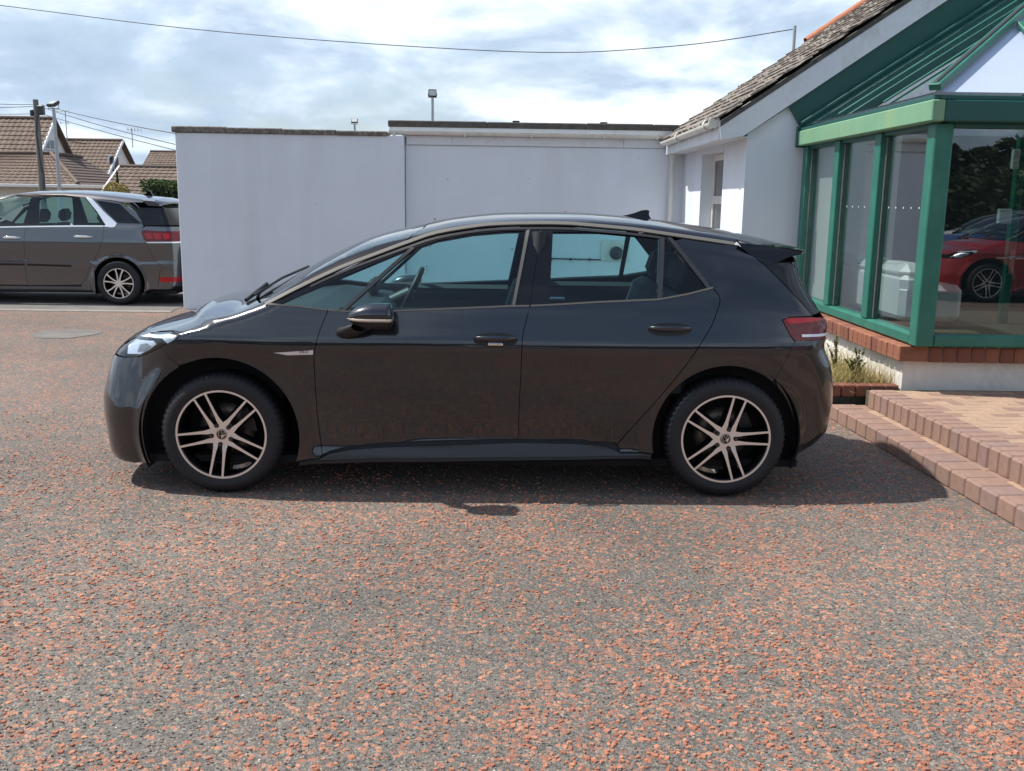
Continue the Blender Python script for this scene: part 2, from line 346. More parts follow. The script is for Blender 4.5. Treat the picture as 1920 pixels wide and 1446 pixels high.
M['hedge'] = leafmat('hedge_leaves', (.012, .03, .006), (.03, .07, .012), (.075, .13, .02))
M['leaf'] = leafmat('tree_leaves', (.015, .03, .008), (.035, .06, .015), (.07, .09, .025))
M['yellow_leaf'] = leafmat('golden_leaves', (.12, .10, .02), (.26, .20, .05), (.40, .30, .08))
M['weed_leaf'] = leafmat('weed_leaves', (.06, .08, .02), (.14, .16, .045), (.26, .25, .10))
M['dry_grass'] = leafmat('dry_grass', (.30, .22, .09), (.45, .35, .16), (.30, .32, .10))
M['bark'] = mat('bark', (.08, .06, .045), .95, var=.3, vs=8)

# ------------------------------------------------------------------ ground
def sheet(name, x0, x1, y0, y1, z, m, kind='structure'):
    return tag(MB().add([(x0, y0, z), (x1, y0, z), (x1, y1, z), (x0, y1, z)], [(0, 1, 2, 3)]).build(name, m), kind=kind)
sheet('ground', -400, 400, -400, 900, 0, M['ground'])
sheet('road', -60, -3.1, 7.62, 40, .006, M['road'])
k = MB(); k.box((-60, 7.45, -.05), (-3.06, 7.60, .012), .006); tag(k.build('road_edging', M['concrete']), kind='structure')
V = []
for i in range(28):
    a = 2*math.pi*i/28; V.append((-3.55+.36*math.cos(a)*(1+.12*math.sin(3*a)), 5.25+.42*math.sin(a)*(1+.1*math.cos(2*a)), .004))
tag(MB().add(V, [tuple(range(28))]).build('asphalt_patch', M['road']), kind='structure')

def chippings():
    """loose-textured stone chippings pressed into the surface near the camera: real little stones"""
    n_red, n_grey = 9200, 24000
    def where(n):
        out = []
        while sum(map(len, out)) < n:
            y = -4.0+5.4*RNG.random(n)**1.5; hw = 1.1+.58*(y+6.02); x = 1.45+(RNG.random(n)*2-1)*hw; k = (x < 4.03) & (x > -2.2)
            keep = RNG.random(n) < np.clip((1.6-y)/2.2, 0, 1); out.append(np.c_[x, y][k & keep])
        return np.concatenate(out)[:n]
    def field(p):
        s = np.zeros(len(p)); 
        for fx, fy, ph, am in ((2.1, 1.3, .3, 1), (-1.2, 2.9, 1.7, .9), (4.3, -2.2, 4.1, .7), (3.1, 5.3, 2.2, .6), (-6.1, 3.9, .9, .5), (8.7, 7.1, 5.2, .4)): s += am*np.sin(p[:, 0]*fx+p[:, 1]*fy+ph)
        return s/2.0
    pr = where(n_red*2); pr = pr[RNG.random(len(pr)) < np.clip(.46+.50*field(pr), .05, 1)][:n_red]; pg = where(n_grey)
    P = np.concatenate([pr, pg]); red = np.arange(len(P)) < len(pr); n = len(P)
    size = np.where(red, .0078+.0068*RNG.random(n)**1.5, .0034+.0045*RNG.random(n)**1.5); asp = .62+.38*RNG.random(n); an = RNG.random(n)*6.283
    hgt = np.where(red, .0026+.0036*RNG.random(n), .0016+.0030*RNG.random(n)); k = 6
    th = (np.arange(k)*2*np.pi/k)[None]+(RNG.random((n, k))-.5)*.7; rr = size[:, None]*(.72+.5*RNG.random((n, k)))
    ux = rr*np.cos(th); uy = rr*np.sin(th)*asp[:, None]; c, s = np.cos(an)[:, None], np.sin(an)[:, None]; X = ux*c-uy*s; Y = ux*s+uy*c
    tz = hgt[:, None]*(.75+.5*RNG.random((n, k))); tx, ty = (RNG.random((2, n, 1))-.5)*.004
    base = np.stack([P[:, :1]+X, P[:, 1:]+Y, np.full((n, k), -.002)], 2); top = np.stack([P[:, :1]+X*.74+tx, P[:, 1:]+Y*.74+ty, tz], 2)
    Vv = np.concatenate([base, top], 1).reshape(-1, 3); i = np.arange(k); j = (i+1) % k
    side = np.concatenate([np.c_[i, j, k+j], np.c_[i, k+j, k+i]]); cap = np.array([[k, k+a, k+a+1] for a in range(1, k-1)]); F1 = np.concatenate([side, cap])
    F = (F1[None]+(np.arange(n)*2*k)[:, None, None]).reshape(-1, 3)
    tr_ = RNG.random(n)[:, None]; colr = np.array([.29, .112, .068])*(1-tr_)+np.array([.43, .20, .125])*tr_; g = .085+.12*RNG.random(n)**1.5
    colg = np.c_[g*1.04, g*.97, g*.88]; w = RNG.random(n) > .985; colg[w] = [.42, .40, .36]
    colr *= (.85+.3*RNG.random(n))[:, None]
    cl = np.where(red[:, None], colr, colg); me = npmesh('chippings', Vv, F, M['chip'], False, np.repeat(cl, 2*k, 0)); tag(link('chippings', me), kind='stuff')
chippings()

# ------------------------------------------------------------------ the white store with a flat roof
gar = tag(empty('store_building', (-3.01, 7.9, 0), -.004), 'long low white rendered store with a flat felt roof behind the dark hatchback', 'building')
w = MB(); w.box((0, 0, 0), (3.19, 4, 2.475), .006); w.build('wall', M['render'], gar).__setitem__('label', 'white end block with the stony coping on top')
w = MB(); w.box((3.2, .15, 0), (7.25, 4, 2.36)); w.box((3.2, .17, 2.36), (7.25, 4, 2.60)); w.build('wall', M['render'], gar)
xs = [0-.04, .72, 1.5, 2.25, 2.97]
for i in range(4):
    c = MB(); dz = -.010*i; c.box((xs[i], -.035, 2.478+dz*.4), (xs[i+1]-.004, .35, 2.562+dz), .012); c.build('coping_stone', M['coping'], gar)
xs = [2.96, 4.35, 5.75, 6.7, 7.07]
for i in range(4):
    c = MB(); c.box((xs[i], .07, 2.605), (xs[i+1]+(.0 if i < 3 else 0), 3.9, 2.692-.004*(i % 2)), .012); c.build('felt_edge', M['felt'], gar)
c = MB(); c.box((2.98, .09, 2.545), (6.98, .148, 2.602)); c.build('verge_board', M['fascia'], gar)
xs = [3.215, 3.86, 6.29, 6.90]
for i in range(3):
    c = MB(); c.box((xs[i], .118, 2.365), (xs[i+1]-.004, .147, 2.49), .003); c.build('fascia_board', M['fascia'], gar)
def gutter(mb, p0, p1, r, out):
    """half round gutter along a straight line; out: horizontal unit vector away from the wall"""
    a = Vector(p0); b = Vector(p1); o = Vector(out); V = []; n = 12
    for P in (a, b):
        for rr_ in (r, r-.004):
            for k_ in range(n+1):
                t = math.pi*k_/n; V.append(P+o*rr_*math.cos(t)-Vector((0, 0, 1))*rr_*math.sin(t))
    m_ = n+1; F = []
    for k_ in range(n): F += [(k_, k_+1, 2*m_+k_+1, 2*m_+k_), (m_+k_+1, m_+k_, 3*m_+k_, 3*m_+k_+1), (k_+1, k_, m_+k_, m_+k_+1), (2*m_+k_, 2*m_+k_+1, 3*m_+k_+1, 3*m_+k_)]
    F += [(0, 2*m_, 3*m_, m_), (n, m_+n, 3*m_+n, 2*m_+n)]
    mb.add(V, F, 0, False); return mb
g = MB(); gutter(g, (2.98, .06, 2.548), (6.93, .06, 2.540), .056, (0, -1, 0)); g.build('gutter', M['pvc'], gar)
for x in (3.05, 4.05, 4.98, 6.0, 6.75):
    b = MB(); b.box((x-.014, .0, 2.478), (x+.014, .116, 2.486)); b.box((x-.014, -.004, 2.486), (x+.014, .004, 2.55)); b.build('gutter_bracket', M['pvc'], gar)
b = MB(); b.tube([(6.955, .05, 2.53), (6.955, .05, 2.42), (6.985, .06, 2.33), (6.985, .07, 2.24)], .045, 12); b.tube([(6.985, .07, 2.24), (6.985, .07, 0.02)], .034, 12)
b.build('downpipe', M['pvc'], gar)
fv = MB(); fv.box((6.02, .118, .76), (6.42, .149, 1.06), .02, mi=0); fv.lathe([(0, .045), (.085, .045), (.095, .062), (.095, .118)], 24, c=(6.24, 0, .88), mi=1); fv.build('flue_plate', [M['pvc'], M['lamp_body']], gar)
pp = MB(); pp.tube([(5.20, .13, .79), (6.02, .13, .78)], .009, 8)
for x in (5.30, 5.58, 5.86): pp.box((x-.015, .115, .765), (x+.015, .149, .80), .003)
pp.build('wall_pipe', M['lamp_body'], gar)
for x in (4.745, 6.15):
    v = MB(); v.box((x, 2.0, 2.69), (x+.09, 2.09, 2.835), .01); v.box((x-.012, 1.99, 2.835), (x+.102, 2.10, 2.86), .006); v.build('roof_vent', M['lamp_body'], gar)

# ------------------------------------------------------------------ the main building: gable, slate roof, eaves
mb_ = tag(empty('gabled_building', (4.10, 4.30, 0), -.016), 'white gabled building with a mossy slate roof and barge board on the right', 'building')
w = MB()
w.prism([(0, 0), (4.2, 0), (4.2, 5.1), (0, 2.33)], 1, 0, .22)
w.build('gable_wall', M['render'], mb_)
w = MB(); w.box((.0, .222, 0), (.25, 1.08, 2.30)); w.box((.0, 2.40, 0), (.25, 3.80, 2.30)); w.box((.0, 1.081, 0), (.25, 2.399, .95)); w.box((.0, 1.081, 2.225), (.25, 2.399, 2.30))
w.build('side_wall', M['render'], mb_)
win = MB(); 
for a, b_ in (((.15, 1.085, .955), (.21, 1.155, 2.22)), ((.15, 2.325, .955), (.21, 2.395, 2.22)), ((.15, 1.156, 2.14), (.21, 2.324, 2.22)), ((.15, 1.156, .955), (.21, 2.324, 1.03)), ((.145, 1.156, 1.60), (.215, 2.324, 1.70)), ((.15, 1.70, 1.03), (.21, 1.77, 1.60))): win.box(a, b_, .006)
wf_ = win.build('window', M['pvc'], mb_)
pn = MB(); pn.box((.172, 1.15, 1.0), (.18, 2.33, 2.16)); pn.build('pane', M['win_dark'], wf_)
sf = MB(); sf.box((-.285, -.06, 2.285), (-.001, 3.7, 2.297)); sf.build('soffit', M['fascia'], mb_)
fb = MB(); fb.box((-.312, -.06, 2.262), (-.288, 3.40, 2.43), .004); fb.build('eaves_fascia', M['fascia'], mb_)
g = MB(); gutter(g, (-.36, 3.32, 2.425), (-.36, -.04, 2.437), .056, (-1, 0, 0)); g.tube([(-.36, -.035, 2.437), (-.36, -.06, 2.437)], .060, 16); g.tube([(-.36, 2.0, 2.42), (-.36, 2.1, 2.42)], .062, 14, caps=False); g.tube([(-.36, .22, 2.43), (-.36, .30, 2.43)], .062, 14, caps=False); g.build('gutter', M['pvc'], mb_)
bb = MB(); bb.prism([(-.29, 2.262), (-.06, 2.300), (3.0, 4.400), (3.0, 4.640), (-.32, 2.438)], 1, -.095, -.062); bb.build('barge_board', M['fascia'], mb_)
SL = .677; ca = 1/math.hypot(1, SL); sa = SL*ca; UX = -.355; UZ = 2.455
rd = MB(); rd.prism([(UX+.05, UZ+.05*SL-.045), (3.6, UZ+(3.6-UX)*SL-.045), (3.6, UZ+(3.6-UX)*SL-.10), (UX+.05, UZ+.05*SL-.10)], 1, -.10, 4.6); rd.build('roof_deck', M['felt'], mb_)
smv = []
for k_ in range(8):
    s_ = MB(); V = []; nx, ny = 4, 4; L_, W_ = .30, .285
    r_ = random.Random(k_)
    for zz in (0, 1):
        for i in range(nx+1):
            for j in range(ny+1):
                edge_ = (j in (0, ny))*(r_.random()-.5)*.016; x = L_*i/nx+((r_.random()-.5)*.03 if i == 0 else 0); V.append((x, W_*j/ny-W_/2+edge_, (.004+.011*(1-i/nx)+.004*r_.random())*zz-.004*(1-zz)))
    m2_ = (nx+1)*(ny+1); F = []
    for i in range(nx):
        for j in range(ny):
            a = i*(ny+1)+j; F += [(m2_+a, m2_+a+ny+1, m2_+a+ny+2, m2_+a+1)]
    for j in range(ny): F.append((j, m2_+j, m2_+j+1, j+1))
    for i in range(nx): F += [(i*(ny+1), (i+1)*(ny+1), m2_+(i+1)*(ny+1), m2_+i*(ny+1)), (i*(ny+1)+ny, m2_+i*(ny+1)+ny, m2_+(i+1)*(ny+1)+ny, (i+1)*(ny+1)+ny)]
    s_.add(V, F); smv.append(s_.mesh('slate', M['slate'] if k_ % 3 else M['slate2']))
cnt_ = 0; courses = 19; per = 15
for c_ in range(courses):
    for j in range(per):
        s0 = c_*.208; v0 = -.10+.29*(j+.5)+(.145 if c_ % 2 else 0)-.03
        if v0 > 4.45: continue
        o = link('slate', smv[random.randrange(8)], None, mb_, (UX+s0*ca-.004*sa, v0, UZ+s0*sa+.012))
        o.rotation_euler = (random.uniform(-.012, .012), -math.atan(SL)+.045+random.uniform(-.012, .014), random.uniform(-.014, .014)); cnt_ += 1
for i in range(9):
    s0 = 2.62+.30*i; t_ = MB()
    V = []; n = 10
    for e in (0, .305):
        for k_ in range(n+1):
            a = math.pi*k_/n; V.append((0+e, .085*math.cos(a), .06*math.sin(a)*(1+.06*(e > 0))))
    t_.add(V, [(k_, k_+1, n+2+k_, n+1+k_) for k_ in range(n)], 0, True)
    o = t_.build('ridge_tile', M['clay'], mb_, (UX+s0*ca, 4.38, UZ+s0*sa+.02)); o.rotation_euler = (0, -math.atan(SL), 0)
hk = MB(); hk.tube([(1.60, 4.25, 3.78), (1.60, 4.25, 4.14)], .022, 8); hk.build('cable_post', M['galv'], mb_)

# ------------------------------------------------------------------ the green conservatory showroom
co = tag(empty('glass_showroom', (4.62, 1.20, 0), -.016), 'green framed glass showroom lean-to on a white plinth with a brick sill', 'conservatory')
p = MB(); p.box((0, 0, .0), (3.4, .12, .455)); p.box((0, .121, .0), (.12, 3.10, .455)); p.build('plinth', M['render_old'], co)
f = MB(); f.box((.121, .121, .2), (3.4, 3.09, .56)); f.build('floor', M['floor_in'], co)
def rot_brick(name, size, m, parent, loc, rz=0, bev=.006): 
    key = (name, tuple(round(v, 4) for v in size), m.name)
    if key not in BR: BR[key] = MB().box((-size[0]/2, -size[1]/2, 0), (size[0]/2, size[1]/2, size[2]), bev).mesh(name, m)
    o = link(name, BR[key], None, parent, loc, rz); return o
BR = {}
bed = MB(); bed.box((-.055, -.075, .46), (.14, 3.09, .565)); bed.box((.141, -.075, .46), (3.3, .11, .565)); bed.build('sill_mortar', M['mortar'], co)
for i in range(40):
    yy = .225+.108*i
    if yy > 3.05: break
    o = rot_brick('sill_brick', (.215, .100, .118), (M['brick'], M['brick'], M['brick2'])[random.randrange(3)], co, (.037+random.uniform(-.004, .004), yy, .458)); o.rotation_euler = (random.uniform(-.02, .02), -.05, random.uniform(-.02, .02))
for i in range(2):
    rot_brick('sill_brick', (.215, .118, .118), M['brick'], co, (.037, -.022+.124*i-.0, .458))
for i in range(32):
    xx = .202+.108*i
    if xx > 3.2: break
    o = rot_brick('sill_brick', (.100, .205, .118), (M['brick'], M['brick2'], M['brick2'])[random.randrange(3)], co, (xx, .02+random.uniform(-.004, .004), .458)); o.rotation_euler = (.05, random.uniform(-.02, .02), random.uniform(-.015, .015))
# timber frame
def bx(name, a, b_, m, bev=.006, parent=None): return MB().box(a, b_, bev).build(name, m, parent or co)
Z0, Z1 = .585, 2.20
for v in (2.93, 1.94, .92):
    bx('post', (.0, v-.065, Z0+.087), (.105, v+.065, Z1), M['green'])
    bx('glazing_seal', (.048, v-.078, Z0+.09), (.060, v-.066, Z1-.034), M['lead'], .002)
bx('corner_post', (0, -.18, Z0), (.135, -.045, Z1), M['green'], .008)
bx('bottom_rail', (.004, -.044, Z0), (.15, 3.05, Z0+.085), M['green'], .012)
bx('bottom_rail', (.136, -.175, Z0), (3.3, -.06, Z0+.085), M['green'], .012)
bx('head_rail', (.02, -.04, Z1-.03), (.15, 3.0, Z1+.05), M['green_dark'])
bx('head_rail', (.136, -.17, Z1-.03), (3.3, -.06, Z1+.05), M['green_dark'])
bx('post', (1.62, -.172, Z0+.087), (1.74, -.06, Z1-.032), M['green'])
for a, b_ in ((-.043, .853), (.987, 1.873), (2.007, 2.863)):
    pz = MB(); pz.box((.062, a, Z0+.087), (.068, b_, Z1-.032)); pz.build('pane', M['pane'], co)
for a, b_ in ((.137, 1.618), (1.742, 3.28)):
    pz = MB(); pz.box((a, -.11, Z0+.087), (b_, -.104, Z1-.032)); pz.build('pane', M['pane_front'], co)
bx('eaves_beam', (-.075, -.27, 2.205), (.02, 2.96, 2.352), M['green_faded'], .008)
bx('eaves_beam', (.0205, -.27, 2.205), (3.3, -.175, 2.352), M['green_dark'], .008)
bx('beam_end', (-.085, 2.962, 2.19), (.02, 3.02, 2.40), M['green_dark'], .006)
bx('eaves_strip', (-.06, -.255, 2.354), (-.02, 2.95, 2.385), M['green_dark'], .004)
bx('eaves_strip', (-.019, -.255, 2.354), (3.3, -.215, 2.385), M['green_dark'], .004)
bx('soffit', (.021, -.174, 2.206), (.119, 2.95, 2.23), M['ply'], 0)
# roof: left slope, front slope and hip
RS = .66; ZE = 2.40; u0, v0 = -.04, -.235
def zl(u): return ZE+RS*(u-u0)
def zf(v): return ZE+RS*(v-v0)
vb = 3.0; um = u0+(vb-v0)
def slab(tri, th, name, m):
    a, b_, c_ = [Vector(t) for t in tri]; n_ = (b_-a).cross(c_-a).normalized(); n_ = n_ if n_.z > 0 else -n_; V = [a, b_, c_, a+n_*th, b_+n_*th, c_+n_*th]
    return MB().add(V, [(0, 2, 1), (3, 4, 5), (0, 1, 4, 3), (1, 2, 5, 4), (2, 0, 3, 5)]).build(name, m, co)
slab([(u0, v0+.02, ZE), (um-.02, vb, zl(um-.02)), (u0, vb, ZE)], .008, 'roof_pane', M['roofpane'])
fr_ = [(u0+.02, v0, ZE), (3.3, v0, ZE), (3.3, vb, zf(vb)), (um+.02, vb, zf(vb))]
n_ = Vector((0, -RS, 1)).normalized()*.008
MB().add([Vector(q_) for q_ in fr_]+[Vector(q_)+n_ for q_ in fr_], [(0, 3, 2, 1), (4, 5, 6, 7), (0, 1, 5, 4), (1, 2, 6, 5), (2, 3, 7, 6), (3, 0, 4, 7)]).build('roof_pane', M['obscured'], co).__setitem__('label', 'pale obscured front roof pane')
def bar(name, a, b_, w_, h_, m, up=.02):
    a = Vector(a); b_ = Vector(b_); d = (b_-a); L_ = d.length; d.normalize(); z = Vector((0, 0, 1)); sd = d.cross(z).normalized(); nz = sd.cross(d).normalized()
    Mx = Matrix((( d.x, sd.x, nz.x, a.x), (d.y, sd.y, nz.y, a.y), (d.z, sd.z, nz.z, a.z), (0, 0, 0, 1)))
    return MB().box((0, -w_/2, 0), (L_, w_/2, h_), min(.006, h_*.3), M=Mx @ Matrix.Translation((0, 0, up))).build(name, m, co)
for v in (.72, 1.80):
    uu = u0+(v-v0); bar('glazing_bar', (u0, v, ZE), (uu-.07, v, zl(uu-.07)), .024, .018, M['green'])
bar('glazing_bar', (u0, 2.93, ZE), (um-.1, 2.93, zl(um-.1)), .05, .03, M['green_dark'])
bar('hip_bar', (u0-.02, v0-.02, ZE+.0), (um, vb, zl(um)), .085, .05, M['green'], .012)
bar('hip_capping', (u0, v0, ZE+.0), (um, vb, zl(um)), .035, .02, M['gasket'], .063)
for u in (.93, 1.95): bar('glazing_bar', (u, v0, ZE), (u, v0+(u-u0)-.06, zf(v0+(u-u0)-.06)), .045, .035, M['green'])
for u in (2.9,): bar('glazing_bar', (u, v0, ZE), (u, vb-.05, zf(vb-.05)), .045, .035, M['green'])
# dark green apron on the gable wall above the roof
ap_ = MB(); ap_.prism([(-.165, 2.61), (-.01, 2.36), (um, zl(um)), (um, 4.95)], 1, 3.04, 3.07); ap_.build('apron_panel', M['green_dark'], co)
# inside
bx('inner_post', (1.50, 1.55, .56), (1.57, 1.62, 2.6), M['green'], .004)
bx('inner_post', (2.55, 1.55, .56), (2.62, 1.62, 2.6), M['green'], .004)
bx('sensor', (1.43, 1.50, 1.95), (1.49, 1.549, 2.12), M['ply'], .006)
bx('thermostat', (1.36, 1.50, 1.47), (1.475, 1.549, 1.60), M['ply'], .006)
hd = MB(); hd.box((1.515, 1.535, 1.02), (1.555, 1.549, 1.24), .003); hd.tube([(1.53, 1.50, 1.16), (1.38, 1.50, 1.165)], .010, 8); hd.tube([(1.54, 1.50, 1.16), (1.69, 1.50, 1.165)], .010, 8); hd.tube([(1.535, 1.54, 1.16), (1.535, 1.49, 1.16)], .014, 8); hd.build('door_handle', M['chrome'], co)
bx('inner_wall', (.16, 2.96, .56), (1.0, 3.0, 2.33), M['ply'], 0)
bx('inner_wall', (1.001, 2.96, .56), (3.3, 3.0, 2.33), M['cabin'], 0)  # dimness of the room put into the wall colour on this part
bl = bx('blind', (.14, 2.22, .62), (.15, 2.88, 2.18), M['ply'], .001)
for a, b_ in ((-.0, .86), (1.0, 1.86), (2.0, 2.5)):
    d = MB()
    for i in range(int((b_-a)/.17)): d.add([(.0605, a+.12+.15*i+.008*math.cos(t), 1.60+.008*math.sin(t)) for t in np.linspace(0, 2*math.pi, 11)[:-1]], [tuple(range(10))[::-1]])
    tag(d.build('glass_marking', M['ply'], co), kind='stuff')

so_ = tag(empty('sofa', (5.02, 2.3, .56), -.016), 'white leather sofa with its back to the side windows inside the glass showroom', 'sofa')
sb = MB(); sb.box((0, 0, .06), (.55, 1.95, .38), .05); sb.build('seat', M['leather'], so_)
sb = MB(); sb.box((0, 0, .10), (.20, 1.95, .48), .06); sb.build('backrest', M['leather'], so_)
for i in range(3):
    cu = MB(); cu.box((.0, .02+.645*i, .40), (.26, .62+.645*i, .56), .075); cu.build('cushion', M['leather'], so_)
for yv in (1.75,): sb = MB(); sb.box((.2, yv, .1), (.57, yv+.2, .50), .06); sb.build('arm', M['leather'], so_)

# ------------------------------------------------------------------ steps, terrace and planter
sj = tag(empty('lower_step', (4.066, 1.17, 0), .0457), kind='structure')
c = MB(); c.box((.012, -4.2, 0), (.40, 0, .100)); tag(c.build('step_bed', M['joint'], sj))
for i in range(26):
    yy = -.083-.1655*i; m = (M['block_pink'], M['block_purple'], M['block_pink'])[random.randrange(3)]
    o = rot_brick('kerb_block', (.20, .163, .115), m, sj, (.102+random.uniform(-.003, .003), yy, -.004+random.uniform(-.002, .002)), 0, .011); o.rotation_euler = (random.uniform(-.012, .012), 0, random.uniform(-.01, .01))
for i in range(20):
    yy = -.105-.204*i; m = (M['block_buff'], M['block_pink'])[random.randrange(2)]
    o = rot_brick('paving_block', (.096, .20, .060), m, sj, (.252, yy, .048+random.uniform(-.002, .002)), 0, .006); o.rotation_euler = (random.uniform(-.01, .01), random.uniform(-.01, .01), 0)
te = tag(empty('raised_terrace', (4.325, 1.10, 0), .035), kind='structure')
c = MB(); c.box((.014, -4.2, .0), (2.7, .06, .226)); c.build('terrace_bed', M['joint'], te)
for i in range(37):
    yy = -.057-.1135*i; m = (M['block_pink'], M['block_purple'], M['block_pink'])[random.randrange(3)]
    o = rot_brick('kerb_block', (.20, .1115, .145), m, te, (.102+random.uniform(-.003, .003), yy, .098+random.uniform(-.002, .002)), 0, .013); o.rotation_euler = (random.uniform(-.012, .012), 0, random.uniform(-.01, .01))
def herring():
    for X in range(-1, 24):
        for Y in range(-1, 40):
            q = (X-Y) % 4
            if q == 0: yield X, Y, 2, 1
            elif q == 3: yield X, Y, 1, 2
used_ = set()
def lay(X0, Y0, w_, h_):
    x0 = .206+.1*X0; y0 = -3.6+.1*Y0
    o = rot_brick('paving_block', (.1*w_-.004, .1*h_-.004, .05), (M['block_buff'], M['block_buff'], M['block_pink'])[random.randrange(3)], te, (x0+.05*w_, y0+.05*h_, .184+random.uniform(-.002, .002)), 0, .004)
    o.rotation_euler = (random.uniform(-.008, .008), random.uniform(-.008, .008), 0)
def inside_(X, Y): return 0 <= X < 22 and 10 <= Y <= 35
for X0, Y0, w_, h_ in herring():
    c_ = [(X0+a, Y0+b) for a in range(w_) for b in range(h_)]; k_ = [q for q in c_ if inside_(*q)]
    if len(k_) == 2: lay(X0, Y0, w_, h_)
    elif len(k_) == 1: lay(k_[0][0], k_[0][1], 1, 1)
pe = tag(empty('planter_edging', (4.05, 1.21, 0), -.0), 'low dark red brick edging in front of the weedy bed behind the car', 'edging')
c = MB(); c.box((-.0, .02, 0), (.58, .10, .16)); c.build('edging_base', M['gasket'], pe)
for i in range(5): 
    if i < 5: rot_brick('brick', (.105, .11, .092), M['brick2'], pe, (.058+.112*i, .055, .163), 0, .008)
sl_ = MB(); sl_.box((4.06, 1.312, 0), (4.60, 4.28, .19)); tag(sl_.build('bed_soil', M['soil']), kind='structure')

def blade(mb, base, h, lean, az, w, mi=0, n=4):
    d = Vector((math.cos(az), math.sin(az), 0)); s = Vector((-d.y, d.x, 0)); V = []
    for i in range(n+1):
        t = i/n; p = Vector(base)+d*lean*t*t+Vector((0, 0, h*t*(1-.25*t*lean/max(h, .01)))); ww = w*(1-t)**.7+.0006; V += [p-s*ww, p+s*ww]
    mb.add(V, [(2*i, 2*i+1, 2*i+3, 2*i+2) for i in range(n)], mi)
gr_ = MB()
for i in range(1700):
    blade(gr_, (random.uniform(4.10, 4.60), 1.33+random.random()**1.5*1.2, .18), random.uniform(.06, .26), random.uniform(.04, .24), random.uniform(0, 6.28), random.uniform(.0015, .0035))
tag(gr_.build('dry_grass', M['dry_grass']), kind='stuff')
def weed(x, y, h, label, dens_=1.0):
    r = tag(empty('weed', (x, y, .18)), label, 'weed', 'weeds in the bed by the plinth'); st_ = MB(); lf = MB()
    for s in range(5):
        az = random.uniform(0, 6.28); ln = random.uniform(.02, .10); hh = h*random.uniform(.7, 1); pts = [(math.cos(az)*ln*t*t, math.sin(az)*ln*t*t, hh*t) for t in np.linspace(0, 1, 6)]
        st_.tube(pts, .003, 5, rs=[.004, .0035, .003, .0025, .002, .001])
        for k_ in range(int(60*dens_)):
            t = random.uniform(.15, 1); p = (math.cos(az)*ln*t*t, math.sin(az)*ln*t*t, hh*t); blade(lf, p, random.uniform(.005, .03), random.uniform(.03, .06)*(1.15-.6*t), random.uniform(0, 6.28), .009, n=2)
    st_.build('stem', M['weed_leaf'], r); lf.build('leaf', M['weed_leaf'], r).__setitem__('kind', 'stuff')
weed(4.30, 1.75, .42, 'tallest bushy green weed against the white plinth beside the tail of the hatchback')
weed(4.36, 1.48, .24, 'short weed in the middle of the dry bed by the white plinth')
weed(4.44, 1.62, .30, 'pale leggy weed at the plinth side of the dry bed')
weed(4.40, 2.45, .36, 'weed standing furthest back in the bed along the plinth')
# ------------------------------------------------------------------ background on the left: houses, poles, hedge, wires
def tiled(name, a, b, d, m, parent, tw=.30, th=.34, amp=.03):
    """interlocking tile slope: a-b the eave line, d the vector from eave to ridge; real rolls and lapped courses"""
    a, b, d = Vector(a), Vector(b), Vector(d); e = b-a; L = e.length; S = d.length; n = e.cross(d).normalized(); n = n if n.z > 0 else -n
    nc = max(2, int(L/tw)); nr = max(2, int(S/th)); K = 4; V = []; F = []; W_ = nc*K+1
    for r in range(nr):
        for q in (0, 1):
            for i in range(W_):
                h = amp*(.5+.5*math.cos(2*math.pi*i/K)); lift = .035*(1-q)+.004*random.random()
                V.append(a+e*(i/(W_-1))+d*((r+q)/nr)+n*(h+lift))
    for r in range(nr*2-1):
        for i in range(W_-1): F.append((r*W_+i, r*W_+i+1, (r+1)*W_+i+1, (r+1)*W_+i))
    b_ = len(V); V += [a-n*.05, b-n*.05, b+d-n*.05, a+d-n*.05]; F.append((b_, b_+3, b_+2, b_+1))
    return MB().add(V, F).build(name, m, parent)
